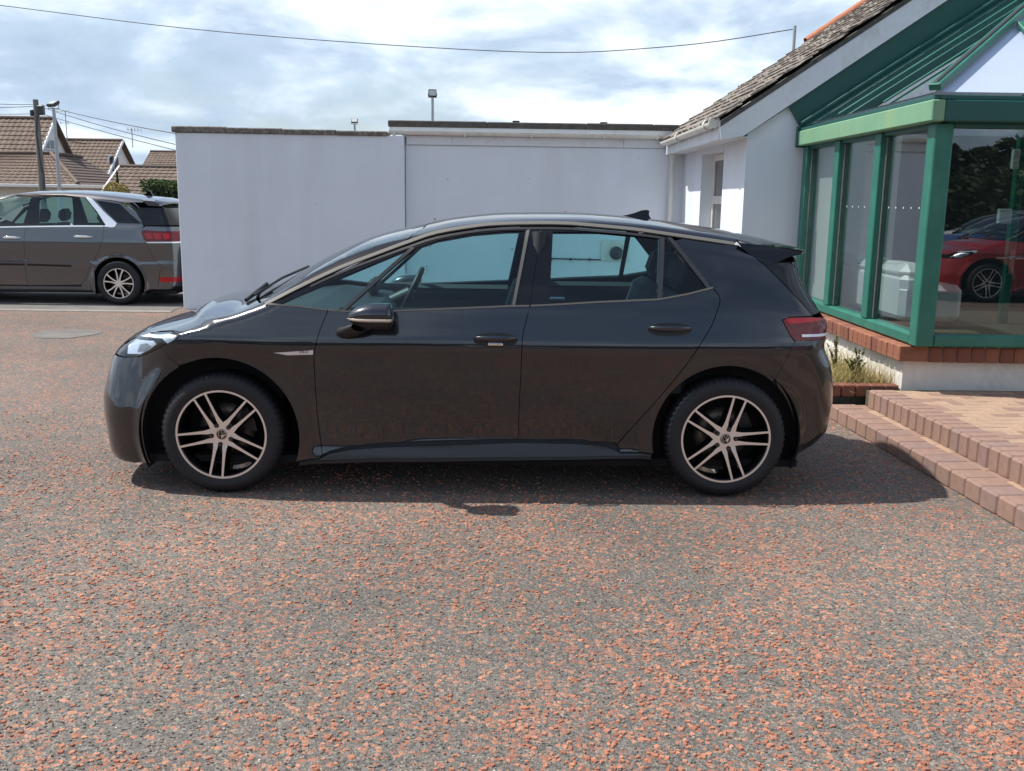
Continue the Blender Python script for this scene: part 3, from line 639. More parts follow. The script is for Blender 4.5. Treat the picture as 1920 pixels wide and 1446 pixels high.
def house(label, x0, x1, y0, y1, ze, zr, axis, roofm, wallm, gable=None, over=.25, group='houses beyond the road'):
    r = tag(empty('house', ((x0+x1)/2, (y0+y1)/2, 0)), label, 'house', group); cx, cy = (x0+x1)/2, (y0+y1)/2; X0, X1, Y0, Y1 = x0-cx, x1-cx, y0-cy, y1-cy
    w = MB()
    if axis == 'x':
        w.prism([(Y0, 0), (Y1, 0), (Y1, ze), (0, zr-.08), (Y0, ze)], 0, X0+.02, X1); w.build('wall', wallm, r)
        tiled('roof', (X0-over, Y0-over, ze-over*(zr-ze)/(-Y0)+.02), (X1+over, Y0-over, ze-over*(zr-ze)/(-Y0)+.02), (0, -Y0+over, (zr-ze)*(1+over/(-Y0))), roofm, r)
        tiled('roof', (X1+over, Y1+over, ze-over*(zr-ze)/Y1+.02), (X0-over, Y1+over, ze-over*(zr-ze)/Y1+.02), (0, -Y1-over, (zr-ze)*(1+over/Y1)), roofm, r)
        rg = MB(); rg.tube([(X0-over, 0, zr+.05), (X1+over, 0, zr+.05)], .11, 8); rg.build('ridge', M['tile_dark'], r)
        for sx in ((X1+over,) if gable else ()):
            for sy, Ye in ((-1, Y0-over), (1, Y1+over)):
                vb_ = MB(); vb_.tube([(sx+.03, Ye, ze-over*(zr-ze)/(-Y0)), (sx+.03, 0, zr)], .09, 4); vb_.build('verge_board', M['fascia'] if sy < 0 else M['tile_dark'], r)
    else:
        w.prism([(X0, 0), (X1, 0), (X1, ze), (0, zr-.08), (X0, ze)], 1, Y0+.02, Y1); w.build('wall', wallm, r)
        tiled('roof', (X1+over, Y0-over, ze), (X1+over, Y1+over, ze), (-X1-over, 0, zr-ze), roofm, r); tiled('roof', (X0-over, Y1+over, ze), (X0-over, Y0-over, ze), (-X0+over, 0, zr-ze), roofm, r)
    if gable:
        for gy, gz, gw, gh in gable:
            wn = MB(); wn.box((X1+.0, gy-gw/2, gz), (X1+.06, gy+gw/2, gz+gh), .01); o = wn.build('window', M['fascia'], r)
            g_ = MB(); g_.box((X1+.061, gy-gw/2+.09, gz+.09), (X1+.068, gy-.05, gz+gh-.09)); g_.box((X1+.061, gy+.05, gz+.09), (X1+.068, gy+gw/2-.09, gz+gh-.09)); g_.build('pane', M['win_dark'], o)
    return r
h2 = house('long brown tiled house with white gable, chimney and roof light behind the poles', -36, -24.0, 57.2, 65.0, 2.0, 5.12, 'x', M['tile_roof'], M['house_white'], gable=[(-1.2, 3.0, 1.7, 1.15)])
c = MB(); c.box((-3.55+2.0-2.15, -.45, 4.7), (-3.0+2.0-1.45, .45, 5.95), .03, 0); c.box((-3.62+2.0-2.15, -.52, 5.95), (-2.93+2.0-1.45, .52, 6.08), .03, 1)
for y in (-.2, .2): c.lathe([(.12, 0), (.11, .35), (.09, .35)], 12, axis=2, c=(-3.25, y, 6.08), mi=1)
c.build('chimney', [M['brick2'], M['tile_dark']], h2)
rl = MB(); rl.box((-3.95, -2.35, 3.36), (-3.05, -1.55, 3.50), .02, M=Matrix.Identity(4)); o = rl.build('roof_light', M['lamp_face'], h2, (0, 0, 0))
house('brown tiled bungalow roof rising behind the hedge, nearest the white wall', -26.0, -8, 69, 78, 2.3, 4.95, 'x', M['tile_roof'], M['house_white'])
h3 = house('low brown tiled garage roof with a pale verge just above the clipped hedge', -17.35, -8, 41.5, 47, 1.55, 2.95, 'x', M['tile_roof'], M['house_cream'])
vb_ = MB(); vb_.tube([(-4.68-.28, -2.95, 1.45), (-4.68-.28, 0, 3.0)], .07, 4); vb_.build('verge_board', M['house_white'], h3)
h1 = house('steep roofed house with a white gable and small window at the far left', -36, -23.2, 46.5, 52.0, 2.9, 5.62, 'x', M['tile_roof'], M['house_white'], gable=[(-.35, 3.95, 1.5, .62)])
# hip roofed bungalow in front of it
r = tag(empty('house', (-23.2, 46, 0)), 'hipped tile roof bungalow with a clay hip ridge in front of the steep house', 'house', 'houses beyond the road')
w = MB(); w.box((-5.2, -1.7, 0), (3.2, 4.4, 2.02)); w.build('wall', M['house_cream'], r)
def tri_tiles(name, a, b, apex0, apex1, m, flat=False):
    """trapezoid slope from the eave a-b up to the ridge apex0-apex1, in lapped courses"""
    a, b, p0, p1 = map(Vector, (a, b, apex0, apex1)); nr = 10; V = []; F = []; K = 96; n = (b-a).cross(p0-a).normalized(); n = n if n.z > 0 else -n
    for r_ in range(nr):
        for q in (0, 1):
            t = (r_+q)/nr; A = a.lerp(p0, t); B_ = b.lerp(p1, t)
            for i in range(K+1): V.append(A.lerp(B_, i/K)+n*((0 if flat else .03*(.5+.5*math.cos(i*math.pi/2)))+.035*(1-q)))
    for r_ in range(2*nr-1):
        for i in range(K): F.append((r_*(K+1)+i, r_*(K+1)+i+1, (r_+1)*(K+1)+i+1, (r_+1)*(K+1)+i))
    return MB().add(V, F).build(name, m, r)
tri_tiles('roof', (-5.6, -2.0, 2.05), (3.5, -2.0, 2.05), (-1.9, 1.0, 3.62), (.95, 1.0, 3.62), M['tile_roof'])
tri_tiles('roof', (3.5, -2.0, 2.05), (3.5, 4.8, 2.05), (.95, 1.0, 3.62), (.95, 4.8, 3.62), M['tile_dark'], True)
hp = MB(); hp.tube([(3.5, -2.0, 2.12), (.95, 1.0, 3.70)], .11, 8); hp.build('hip_ridge', M['clay'], r).data.materials[0] = M['tile_roof']
rg = MB(); rg.tube([(-1.9, 1.0, 3.68), (.95, 1.0, 3.70), (.95, 4.8, 3.68)], .10, 8); rg.build('ridge', M['tile_dark'], r)
gt = MB(); gt.box((-5.6, -2.12, 1.90), (3.6, -2.0, 2.06), .02); gt.box((3.5, -1.99, 1.90), (3.62, 4.8, 2.06), .02); gt.build('gutter_board', M['house_white'], r)

p = tag(empty('utility_pole', (-19.2, 39, 0)), 'tall weathered wooden utility pole with a small box at its top', 'pole')
q = MB(); q.tube([(.0, 0, -.3), (0, 0, 3), (0, 0, 5.72)], .2, 14, rs=[.16, .14, .115]); q.build('shaft', M['pole_wood'], p)
q = MB(); q.box((.09, -.17, 5.05), (.36, .10, 5.46), .03); q.build('junction_box', M['lamp_body'], p)
q = MB(); q.box((-.24, -.15, 5.0), (-.11, .0, 5.28), .03); q.build('bracket', M['lamp_body'], p)
q = MB(); q.tube([(.08, -.13, 5.0), (-.02, -.15, 4.2), (.04, -.15, 3.6), (.08, -.15, 2.9), (.20, -.15, 2.4), (.16, -.15, 1.2)], .032, 6); q.build('down_cable', M['wire'], p)

def flood(name_label, x, y, z, tilt, s=1.0, pole=True, z0=0, group=None):
    r_ = tag(empty('floodlight', (x, y, z0)), name_label, 'floodlight', group); h = z-z0
    q = MB(); q.tube([(0, 0, 0), (0, 0, h*.6), (0, 0, h)], .05*s, 10, rs=[.055*s, .05*s, .042*s]); q.build('post', M['galv'], r_)
    Mx = Matrix.Translation((0, -.02, h+.13*s)) @ Matrix.Rotation(math.radians(tilt[1]), 4, 'Z') @ Matrix.Rotation(math.radians(tilt[0]), 4, 'X')
    q = MB(); q.box((-.13*s, -.03*s, -.12*s), (.13*s, .04*s, .12*s), .015, M=Mx); 
    for i in range(5): q.box((-.11*s+.05*s*i, .04*s, -.09*s), (-.095*s+.05*s*i, .065*s, .09*s), 0, M=Mx)
    hd_ = q.build('head', M['lamp_body'], r_)
    q = MB(); q.box((-.105*s, -.034*s, -.085*s), (.105*s, -.0305*s, .085*s), 0, M=Mx); q.build('lamp_glass', M['lamp_face'], hd_)
    q = MB(); q.tube([(-.14*s, 0, h+.12*s), (-.14*s, 0, h+.0), (.14*s, 0, h+.0), (.14*s, 0, h+.12*s)], .012*s, 6); q.build('yoke', M['galv'], r_)
flood('floodlight on a tall slim grey post beside the wooden utility pole', -14.44, 30, 4.60, (-62, -25), 1.35)
flood('tall floodlight on a pole rising above the flat felt roof', -.207, 20, 4.20, (-12, 8), .82)
flood('short floodlight just showing above the coping of the white end block', -2.24, 20, 3.50, (-40, 0), .62)

# aerials
def aerial(label, x, y, z0, z1, arms):
    r_ = tag(empty('tv_aerial', (x, y, z0)), label, 'aerial'); q = MB(); q.tube([(0, 0, 0), (0, 0, z1-z0)], .03, 6); q.build('mast', M['galv'], r_); q = MB()
    for dz, l, n in arms:
        q.tube([(-l*.3, 0, z1-z0-dz), (l*.7, 0, z1-z0-dz)], .022, 5)
        for i in range(n): u = -l*.3+l*i/max(1, n-1); q.tube([(u, 0, z1-z0-dz-.14), (u, 0, z1-z0-dz+.14)], .014, 4)
    q.build('elements', M['galv'], r_)
aerial('tall thin aerial mast beside the chimney', -27.4, 61, 5.0, 7.0, ((.02, -.8, 2), (.75, -.5, 2)))
aerial('small tv aerial above the white gable of the long house', -23.05, 61, 4.7, 5.95, ((.08, .9, 5),))

def cable(label, pts, r_, group=None):
    q = MB(); q.tube(smooth_line(pts, 6), r_, 5); return tag(q.build('overhead_cable', M['wire']), label, 'cable', group)
cable('long black overhead cable crossing the whole sky to the slate roof', [(-24, 14.4, 7.3), (-14, 14.2, 5.85), (-8.255, 14, 5.21), (-3.6, 13, 4.62), (1.75, 11.6, 4.16), (4.2, 9.8, 4.02), (5.755, 8.58, 4.10)], .0075)
for lab, a, b_, sg in (('lower thick overhead wire running from the wooden pole towards the white wall', (-18.95, 39, 5.1), (-7.5, 25, 2.75), .05), ('upper faint overhead wire running from the wooden pole towards the white wall', (-18.95, 39, 5.5), (-7.5, 25, 3.35), .1), ('middle overhead wire from the wooden pole passing over the small aerial', (-18.95, 39, 5.4), (-7.5, 25, 2.95), .1),
    ('upper wire reaching the wooden pole from the left edge', (-19.35, 39, 5.5), (-28, 42, 6.4), .2), ('lower wire reaching the wooden pole from the left edge', (-19.35, 39, 5.1), (-28, 42, 5.8), .2), ('middle wire reaching the wooden pole from the left edge', (-19.35, 39, 5.42), (-28, 41, 5.75), .16)):
    a, b_ = Vector(a), Vector(b_); cable(lab, [tuple(a.lerp(b_, t)-Vector((0, 0, 4*sg*t*(1-t)))) for t in np.linspace(0, 1, 7)], .014, 'wires at the wooden pole')

def leaves(name, centers, size, m, parent=None, jit=.6):
    C_ = np.asarray(centers, float); n = len(C_); s = size*(.6+.8*RNG.random(n)); d = RNG.normal(size=(n, 3)); d /= np.linalg.norm(d, axis=1)[:, None]
    a = np.cross(d, [0.3, .2, 1.]); a /= np.linalg.norm(a, axis=1)[:, None]; b_ = np.cross(d, a)
    V = np.stack([C_-a*s[:, None], C_-b_*s[:, None]*.55, C_+a*s[:, None], C_+b_*s[:, None]*.55], 1).reshape(-1, 3); F = np.arange(4*n).reshape(-1, 4)
    return link(name, npmesh(name, V, F, m), None, parent)
# clipped hedge by the white wall
r = tag(empty('hedge', (-5.4, 16.6, 0)), 'dark green clipped hedge with a bright top beside the white wall', 'hedge')
q = MB(); q.box((-1.0, -.5, 0), (2.6, .5, 1.80), .1); q.build('core', M['under'], r)
n = 70000; p_ = np.c_[RNG.uniform(-1.08, 2.6, n), RNG.uniform(-.58, .58, n), RNG.uniform(.2, 1.93, n)]
edge = (np.abs(p_[:, 1]) > .47) | (p_[:, 2] > 1.80) | (p_[:, 0] < -.97); p_ = p_[edge]; p_[:, 2] += .03*np.sin(p_[:, 0]*5); leaves('foliage', p_, .035, M['hedge'], r)
r = tag(empty('shrub', (-10.1, 24, 0)), 'rounded golden leaved shrub in front of the garage roof', 'shrub'); q = MB(); q.tube([(0, 0, 0), (.05, 0, 1.4)], .05, 6); q.build('stem', M['bark'], r)
p_ = RNG.normal(size=(2600, 3)); p_ /= np.linalg.norm(p_, axis=1)[:, None]; p_ = p_*(.75+.3*RNG.random((2600, 1)))*np.array([.42, .42, .42])+np.array([0, 0, 1.55]); leaves('foliage', p_, .03, M['yellow_leaf'], r)
r = tag(empty('shrub', (-10.6, 25.5, 0)), 'slim dark conifer tip standing behind the golden shrub', 'shrub')
p_ = RNG.normal(size=(900, 3))*.5; t = RNG.random(900); p_ = np.c_[np.cos(p_[:, 0]*9)*.12*(1-t), np.sin(p_[:, 0]*9)*.12*(1-t), 1.0+1.35*t]; leaves('foliage', p_, .03, M['hedge'], r); q = MB(); q.tube([(0, 0, 0), (0, 0, 2.2)], .02, 5); q.build('stem', M['bark'], r)

# ------------------------------------------------------------------ trees across the road, behind the photographer (they show in the glass and the paintwork)
def tree(x, y, h, rr_, label):
    r_ = tag(empty('tree', (x, y, 0)), label, 'tree', 'trees across the car park mirrored in the glass'); q = MB(); q.tube([(0, 0, 0), (.1, 0, h*.35), (-.05, .1, h*.7)], .2, 8, rs=[.24, .17, .07])
    for i in range(5):
        a = 1.25*i; q.tube([(.05, 0, h*.3+.05*i), (math.cos(a)*rr_*.5, math.sin(a)*rr_*.5, h*.55), (math.cos(a)*rr_*.8, math.sin(a)*rr_*.8, h*.68)], .06, 6, rs=[.09, .05, .02])
    q.build('trunk', M['bark'], r_); cl = []
    for i in range(26):
        d = RNG.normal(size=3); d /= np.linalg.norm(d); c_ = d*np.array([rr_*.75, rr_*.75, h*.30])*RNG.random()**.4+np.array([0, 0, h*.60]); k_ = 130; cl.append(c_+RNG.normal(size=(k_, 3))*rr_*.20)
    leaves('crown', np.concatenate(cl), .16, M['leaf'], r_)
tx = [-22, -15.5, -9.5, -4, 1.5, 6.5, 11.5, 16, 20, 24.5, 29, 34, 40]
lab = ['far left', 'second', 'third', 'fourth', 'fifth', 'sixth', 'seventh', 'eighth', 'ninth', 'tenth', 'eleventh', 'twelfth', 'last']
for i, x in enumerate(tx): tree(x, -31+random.uniform(-2.5, 2.5), random.uniform(3.3, 4.1), random.uniform(2.2, 2.9), 'broad leafy tree of the row across the car park, %s from the left' % lab[i])

r = tag(empty('hedge', (8, -36, 0)), 'tall dense evergreen belt behind the trees across the car park, mirrored in glass', 'hedge')
q = MB(); q.box((-50, -1, 0), (50, 1, 3.6), .3); q.build('core', M['under'], r)
n = 26000; X_ = RNG.uniform(-50, 50, n); top_ = 4.15+.3*np.sin(X_*.5)+.25*np.sin(X_*1.7+1); p_ = np.c_[X_, RNG.uniform(.7, 1.8, n), top_*RNG.random(n)**.75]
leaves('foliage', p_, .28, M['leaf'], r)

# ------------------------------------------------------------------ cars: outlines of the panels in metres (x along the car, y across, z up)
CAR = {
 'hoodline': [(-2.2946, 3.9935, 0.1855), (-0.3382, -0.7012, 0.89), (-0.4079, -0.2962, 0.8991), (-0.1824, -0.5101, 0.9831), (0.013, -0.5552, 1.0163), (0.2591, -0.8429, 1.0458)],
 'headlight': [(-2.2995, 3.9917, 0.1856), (-0.35, -0.7306, 0.8834), (-0.2602, -0.7984, 0.8966), (-0.1973, -0.88, 0.8853), (-0.2121, -0.885, 0.8699), (-0.3062, -0.8703, 0.8146), (-0.4178, -0.8113, 0.7632), (-0.4831, -0.7795, 0.7355), (-0.5828, -0.7284, 0.7211), (-0.5691, -0.7068, 0.7747)],
 'bumpshut': [(-0.3064, -0.8702, 0.8117), (-0.2585, -0.8793, 0.7544), (-0.2128, -0.8806, 0.7185)],
 'beltfront': [(0.2591, -0.8429, 1.0458), (0.2981, -0.8509, 1.0486), (0.4361, -0.8584, 1.0382), (0.5935, -0.864, 1.0192)],
 'doorfront': [(0.5935, -0.864, 1.0192), (0.5567, -0.8867, 0.931), (0.5263, -0.9059, 0.8253), (0.5192, -0.9005, 0.7417), (0.5222, -0.8837, 0.5271), (0.5312, -0.8645, 0.3586), (0.5447, -0.8711, 0.2243)],
 'doorbotf': [(0.5447, -0.8711, 0.2243), (0.5853, -0.8661, 0.2446), (0.6659, -0.8608, 0.2659), (0.8278, -0.8583, 0.2877), (1.0718, -0.8656, 0.3048), (1.3138, -0.8638, 0.3149), (1.6227, -0.8624, 0.3219)],
 'bshut': [(1.7383, -0.6343, 1.473), (1.7062, -0.7673, 1.2645), (1.6768, -0.8531, 1.0556), (1.6418, -0.8917, 0.9128), (1.6349, -0.9038, 0.7869), (1.6276, -0.8848, 0.5391), (1.6227, -0.8624, 0.3219)],
 'beltf': [(0.5935, -0.864, 1.0192), (0.6934, -0.8649, 1.0162), (0.956, -0.8636, 1.021), (1.5802, -0.8539, 1.0531), (1.6768, -0.8531, 1.0556)],
 'beltr': [(1.6768, -0.8531, 1.0556), (1.7786, -0.8513, 1.061), (2.0436, -0.845, 1.0794), (2.3765, -0.8354, 1.0969), (2.5349, -0.8175, 1.126), (2.6745, -0.7957, 1.1605)],
 'doorbotr': [(1.6227, -0.8624, 0.3219), (1.9442, -0.8631, 0.318), (2.1222, -0.859, 0.3096), (2.1769, -0.8585, 0.3039)],
 'doorrear': [(2.6745, -0.7957, 1.1605), (2.7084, -0.8104, 1.1188), (2.7071, -0.8254, 1.0797), (2.6945, -0.8373, 1.048), (2.6629, -0.8622, 0.9673), (2.5857, -0.8942, 0.8441), (2.5191, -0.8912, 0.7392), (2.4153, -0.8883, 0.6018), (2.1769, -0.8585, 0.3039)],
 'cpil': [(2.4452, -0.6549, 1.4336), (2.5705, -0.747, 1.28), (2.6745, -0.7957, 1.1605)],
 'strip': [(0.2521, -0.8373, 1.048), (0.3398, -0.8264, 1.0939), (0.4297, -0.8121, 1.1402), (0.6473, -0.7621, 1.2448), (0.8835, -0.7101, 1.337), (1.0155, -0.6701, 1.3861), (1.1651, -0.6268, 1.4359), (1.396, -0.6003, 1.4762), (1.5503, -0.5982, 1.4885), (1.7382, -0.6002, 1.494), (1.8596, -0.6046, 1.4943), (1.96, -0.6131, 1.49), (2.2463, -0.6309, 1.468), (2.4173, -0.6416, 1.4473), (2.5809, -0.6444, 1.4262), (2.8142, -0.6401, 1.3954)],
 'glassA': [(0.3328, -0.8523, 1.0535), (1.0188, -0.7103, 1.3532), (1.0056, -0.7263, 1.3337), (0.6674, -0.861, 1.0298), (0.5961, -0.8613, 1.029), (0.4358, -0.8554, 1.0479)],
 'glassF': [(1.0452, -0.7124, 1.3537), (1.1697, -0.6836, 1.3974), (1.3593, -0.6617, 1.4339), (1.5349, -0.6545, 1.4505), (1.6542, -0.6532, 1.455), (1.5802, -0.8512, 1.0614), (0.9558, -0.8612, 1.029), (0.6875, -0.8626, 1.0245)],
 'glassR': [(1.804, -0.6599, 1.4514), (2.053, -0.6564, 1.4546), (2.3876, -0.6648, 1.4303), (2.3621, -0.8333, 1.1038), (2.0451, -0.8425, 1.0864), (1.7814, -0.849, 1.068)],
 'glassQ': [(2.4219, -0.6748, 1.4166), (2.642, -0.7973, 1.1617), (2.5351, -0.8148, 1.133), (2.3942, -0.8305, 1.1082)],
 'apost': [(1.0272, -0.7056, 1.3589), (1.0481, -0.7126, 1.3537), (0.6818, -0.8634, 1.0216), (0.6561, -0.8627, 1.0241)],
 'btrim': [(1.6542, -0.6547, 1.4535), (1.6761, -0.6473, 1.4609), (1.5974, -0.8511, 1.0616), (1.5787, -0.8517, 1.06)],
 'rtrim': [(2.3906, -0.6645, 1.4303), (2.4199, -0.667, 1.425), (2.3926, -0.8327, 1.1026), (2.3634, -0.8354, 1.0982)],
 'qtrim': [(2.4323, -0.6627, 1.4279), (2.4621, -0.662, 1.4253), (2.6716, -0.7947, 1.1632), (2.6419, -0.7985, 1.1589)],
 'doorframe': [(0.3505, -0.8381, 1.0838), (0.4315, -0.823, 1.1263), (0.6491, -0.7751, 1.2299), (0.8851, -0.726, 1.322), (1.0172, -0.6909, 1.3711), (1.1668, -0.6537, 1.4209), (1.3966, -0.6296, 1.461), (1.5502, -0.6261, 1.4731), (1.7373, -0.6265, 1.4786), (1.8583, -0.6293, 1.4788), (1.9585, -0.6357, 1.4745), (2.2442, -0.6496, 1.454), (2.445, -0.6566, 1.4322)],
 'roofedge': [(1.0924, -0.4323, 1.4556), (1.2769, -0.4709, 1.4861), (1.4135, -0.493, 1.5004), (1.5521, -0.5164, 1.5087), (1.741, -0.5291, 1.5145), (1.8781, -0.5451, 1.5152), (1.9636, -0.5643, 1.5109), (2.2511, -0.5901, 1.4889), (2.4225, -0.6057, 1.4682), (2.5877, -0.6053, 1.4484), (2.8118, -0.5999, 1.4187)],
 'apillar': [(0.258, -0.7598, 1.0747), (0.4198, -0.759, 1.1695), (0.6445, -0.7022, 1.2871), (0.8868, -0.5914, 1.3899), (1.0706, -0.3864, 1.4555)],
 'sillbot': [(0.4201, -0.8968, 0.1907), (0.8264, -0.874, 0.2065), (1.7385, -0.8829, 0.23), (2.3689, -0.8908, 0.2352)],
 'sillin': [(0.5389, -0.8727, 0.2156), (0.5856, -0.8691, 0.2333), (0.6995, -0.8632, 0.2556), (0.9907, -0.866, 0.2789), (1.6228, -0.8662, 0.3065), (1.9442, -0.8669, 0.3038), (2.0871, -0.8592, 0.2941), (2.1827, -0.8652, 0.2478), (2.3623, -0.8906, 0.2533)],
 'qrear': [(2.813, -0.6459, 1.3913), (2.838, -0.6474, 1.3858), (2.977, -0.7069, 1.2826), (3.1018, -0.7496, 1.1587), (3.2314, -0.775, 1.0248)],
 'tail': [(3.0587, -0.8183, 0.9927), (3.0834, -0.8101, 1.0096), (3.2667, -0.7602, 1.0132), (3.2858, -0.7609, 0.9913), (3.2677, -0.8049, 0.8815), (3.1305, -0.8385, 0.8818), (3.1033, -0.8348, 0.9104)],
 'rbshut': [(3.1305, -0.8391, 0.879), (3.0849, -0.8481, 0.7795), (3.0341, -0.8453, 0.6716)],
 'handlef': [(1.3727, -0.8979, 0.8903), (1.6125, -0.8972, 0.893), (1.4927, -0.8906, 0.9167), (1.4935, -0.9057, 0.8422)],
 'handler': [(2.3147, -0.881, 0.9482), (2.5531, -0.8727, 0.9471), (2.4337, -0.8699, 0.9778), (2.4336, -0.8883, 0.9071)],
 'badge': [(0.296, -0.9034, 0.7977), (0.3285, -0.9037, 0.7964), (0.5219, -0.9055, 0.8134), (0.5209, -0.9038, 0.7867), (0.3752, -0.903, 0.7826)],
 'creaseF': [(0.548, -0.9059, 0.827), (0.8389, -0.905, 0.8505), (1.3242, -0.8994, 0.8842), (1.6536, -0.9016, 0.8739)],
}
MPVD = {
 'bshut': [(-1.2236, -0.6464, 1.6087), (-1.2313, -0.7777, 1.3933), (-1.2731, -0.8716, 1.1418), (-1.32, -0.8846, 1.0667), (-1.3404, -0.9017, 0.8323), (-1.3513, -0.8929, 0.5481), (-1.348, -0.8609, 0.2786)],
 'doorrear': [(-0.1726, -0.8697, 1.1472), (-0.1915, -0.9036, 0.9417), (-0.2829, -0.8959, 0.7516), (-0.374, -0.8953, 0.632), (-0.4351, -0.8862, 0.488), (-0.5102, -0.8687, 0.3664), (-0.5655, -0.8619, 0.2981)],
 'doorbot': [(-1.348, -0.8609, 0.2786), (-1.0431, -0.8611, 0.2825), (-0.7328, -0.8615, 0.2912), (-0.5655, -0.8619, 0.2981)],
 'belt': [(-1.6766, -0.8765, 1.1178), (-1.2894, -0.8737, 1.1323), (-0.9723, -0.8717, 1.1412), (-0.5493, -0.869, 1.1515), (-0.173, -0.867, 1.1565)],
 'glassR': [(-1.15, -0.6879, 1.5767), (-0.7845, -0.6899, 1.5771), (-0.4967, -0.7016, 1.5577), (-0.3878, -0.7538, 1.4515), (-0.1556, -0.8604, 1.1753), (-0.6443, -0.865, 1.1642), (-1.1142, -0.8671, 1.1579)],
 'silver': [(-0.4757, -0.6934, 1.5673), (-0.3752, -0.7118, 1.5406), (-0.1905, -0.7884, 1.3656), (0.0116, -0.8504, 1.1961), (-0.0132, -0.8672, 1.1493), (-0.055, -0.8703, 1.1395), (-0.1916, -0.8686, 1.1516), (-0.1458, -0.8619, 1.1708), (-0.2842, -0.7912, 1.3596)],
 'glassQ': [(-0.3209, -0.7194, 1.5273), (0.0341, -0.7394, 1.476), (0.1872, -0.7909, 1.3427), (0.3657, -0.8368, 1.2005), (0.1987, -0.8456, 1.1985), (0.03, -0.8483, 1.201), (-0.1676, -0.7853, 1.3729)],
 'tailgate': [(0.4058, -0.8507, 1.1545), (0.3765, -0.8578, 1.1355), (0.4433, -0.8863, 0.8904), (0.5312, -0.8654, 0.6893), (0.6411, -0.8602, 0.5595), (0.7541, -0.8457, 0.5361), (0.8942, -0.7237, 0.5364)],
 'handle': [(-0.6087, -0.8942, 0.9945), (-0.3331, -0.8937, 0.9981), (-0.4669, -0.8899, 1.0267), (-0.4671, -0.9024, 0.9497)],
 'handle1': [(-1.6363, -0.8981, 0.9692), (-1.3779, -0.8976, 0.9726), (-1.5021, -0.8936, 0.999), (-1.5032, -0.9049, 0.9197)],
}

def cub(xs,ys):
    """natural-ish monotone (pchip) interpolator, vectorised"""
    xs=np.array(xs,float); ys=np.array(ys,float); h=np.diff(xs); d=np.diff(ys)/h
    m=np.zeros(len(xs)); m[0]=d[0]; m[-1]=d[-1]
    for i in range(1,len(xs)-1):
        if d[i-1]*d[i]>0:
            w1=2*h[i]+h[i-1]; w2=h[i]+2*h[i-1]; m[i]=(w1+w2)/(w1/d[i-1]+w2/d[i])
    def f(t):
        t=np.clip(t,xs[0],xs[-1]); i=np.clip(np.searchsorted(xs,t)-1,0,len(xs)-2)
        s=(t-xs[i])/h[i]; a=ys[i];b=ys[i+1]
        return (1+2*s)*(1-s)**2*a+s*(1-s)**2*h[i]*m[i]+s*s*(3-2*s)*b+s*s*(s-1)*h[i]*m[i+1]
    return f
def smax(a,b,r):
    h=np.maximum(r-np.abs(a-b),0); return np.maximum(a,b)+h*h/(4*r)
def sstep(a,b,t):
    s=np.clip((t-a)/(b-a),0,1); return s*s*(3-2*s)
WEND=cub([.05,.13,.2,.3,.45,.5],[.80,.838,.856,.866,.876,.8805])
class Body:
    def __init__(s,wz,px,hz,hk,xf,xr,fy,ry,arch=(),rt=.10,rf=.10,rr=.10,nose=None):
        s.nose=nose
        s.wz=cub(*zip(*wz)); s.px=cub(*zip(*px)); s.hz=cub(*zip(*hz)); s.hk=cub(*zip(*hk))
        s.xf=cub(*zip(*xf)); s.xr=cub(*zip(*xr)); s.fy=fy; s.ry=ry; s.arch=arch; s.rt,s.rf,s.rr=rt,rf,rr
    def W(s,x,z):
        w=s.wz(z)
        if s.nose: k=sstep(.25,.5,x)*(1-sstep(2.25,2.5,x)); w=np.where(z<.5,w*k+WEND(z)*(1-k),w)
        w=w+s.px(x)*(1+.25*sstep(.9,1.4,z))
        if s.nose: w=w+.013*sstep(.8,1.15,x)*(1-sstep(1.95,2.12,x))*(1-sstep(.283,.335,z))
        if s.nose: w=w-sstep(s.nose[0],s.nose[1],x)*np.clip(z-s.nose[2],0,.35)*s.nose[3]
        for (ax,az,r0,r1,wf) in s.arch:
            r=np.hypot(x-ax,z-az); k=1-sstep(r0,r1,r)
            w=w+k*np.maximum(wf+s.px(x)-w,-.02)
        return w
    def F(s,x,y,z):
        ay=np.abs(y)
        side=ay-s.W(x,z)
        h0=s.hz(x); sl=(s.hz(x+.01)-s.hz(x-.01))/.02
        top=(z-(h0-s.hk(x)*ay*ay))/np.sqrt(1+sl*sl)
        a,b=s.fy; fr=(s.xf(z)+a*(ay/.9)**b-x)
        a,b=s.ry; re=(x-(s.xr(z)-a*(ay/.9)**b))
        f=smax(side,top,s.rt if s.nose is None else .045+.06*sstep(.25,.8,x)); f=smax(f,fr,s.rf); f=smax(f,re,s.rr)
        return f
    def solve(s,o,d,lo,hi,n=34):
        """o+t*d : first root going from lo (outside) to hi (inside) by bisection"""
        lo=np.full(len(o),lo,float); hi=np.full(len(o),hi,float)
        for _ in range(n):
            m=(lo+hi)/2; p=o+d*m[:,None]; ins=s.F(p[:,0],p[:,1],p[:,2])<0
            hi=np.where(ins,m,hi); lo=np.where(ins,lo,m)
        return o+d*hi[:,None]
    def normal(s,p,e=2e-3):
        x,y,z=p.T
        g=np.c_[s.F(x+e,y,z)-s.F(x-e,y,z),s.F(x,y+e,z)-s.F(x,y-e,z),s.F(x,y,z+e)-s.F(x,y,z-e)]
        return g/np.maximum(np.linalg.norm(g,axis=1),1e-9)[:,None]
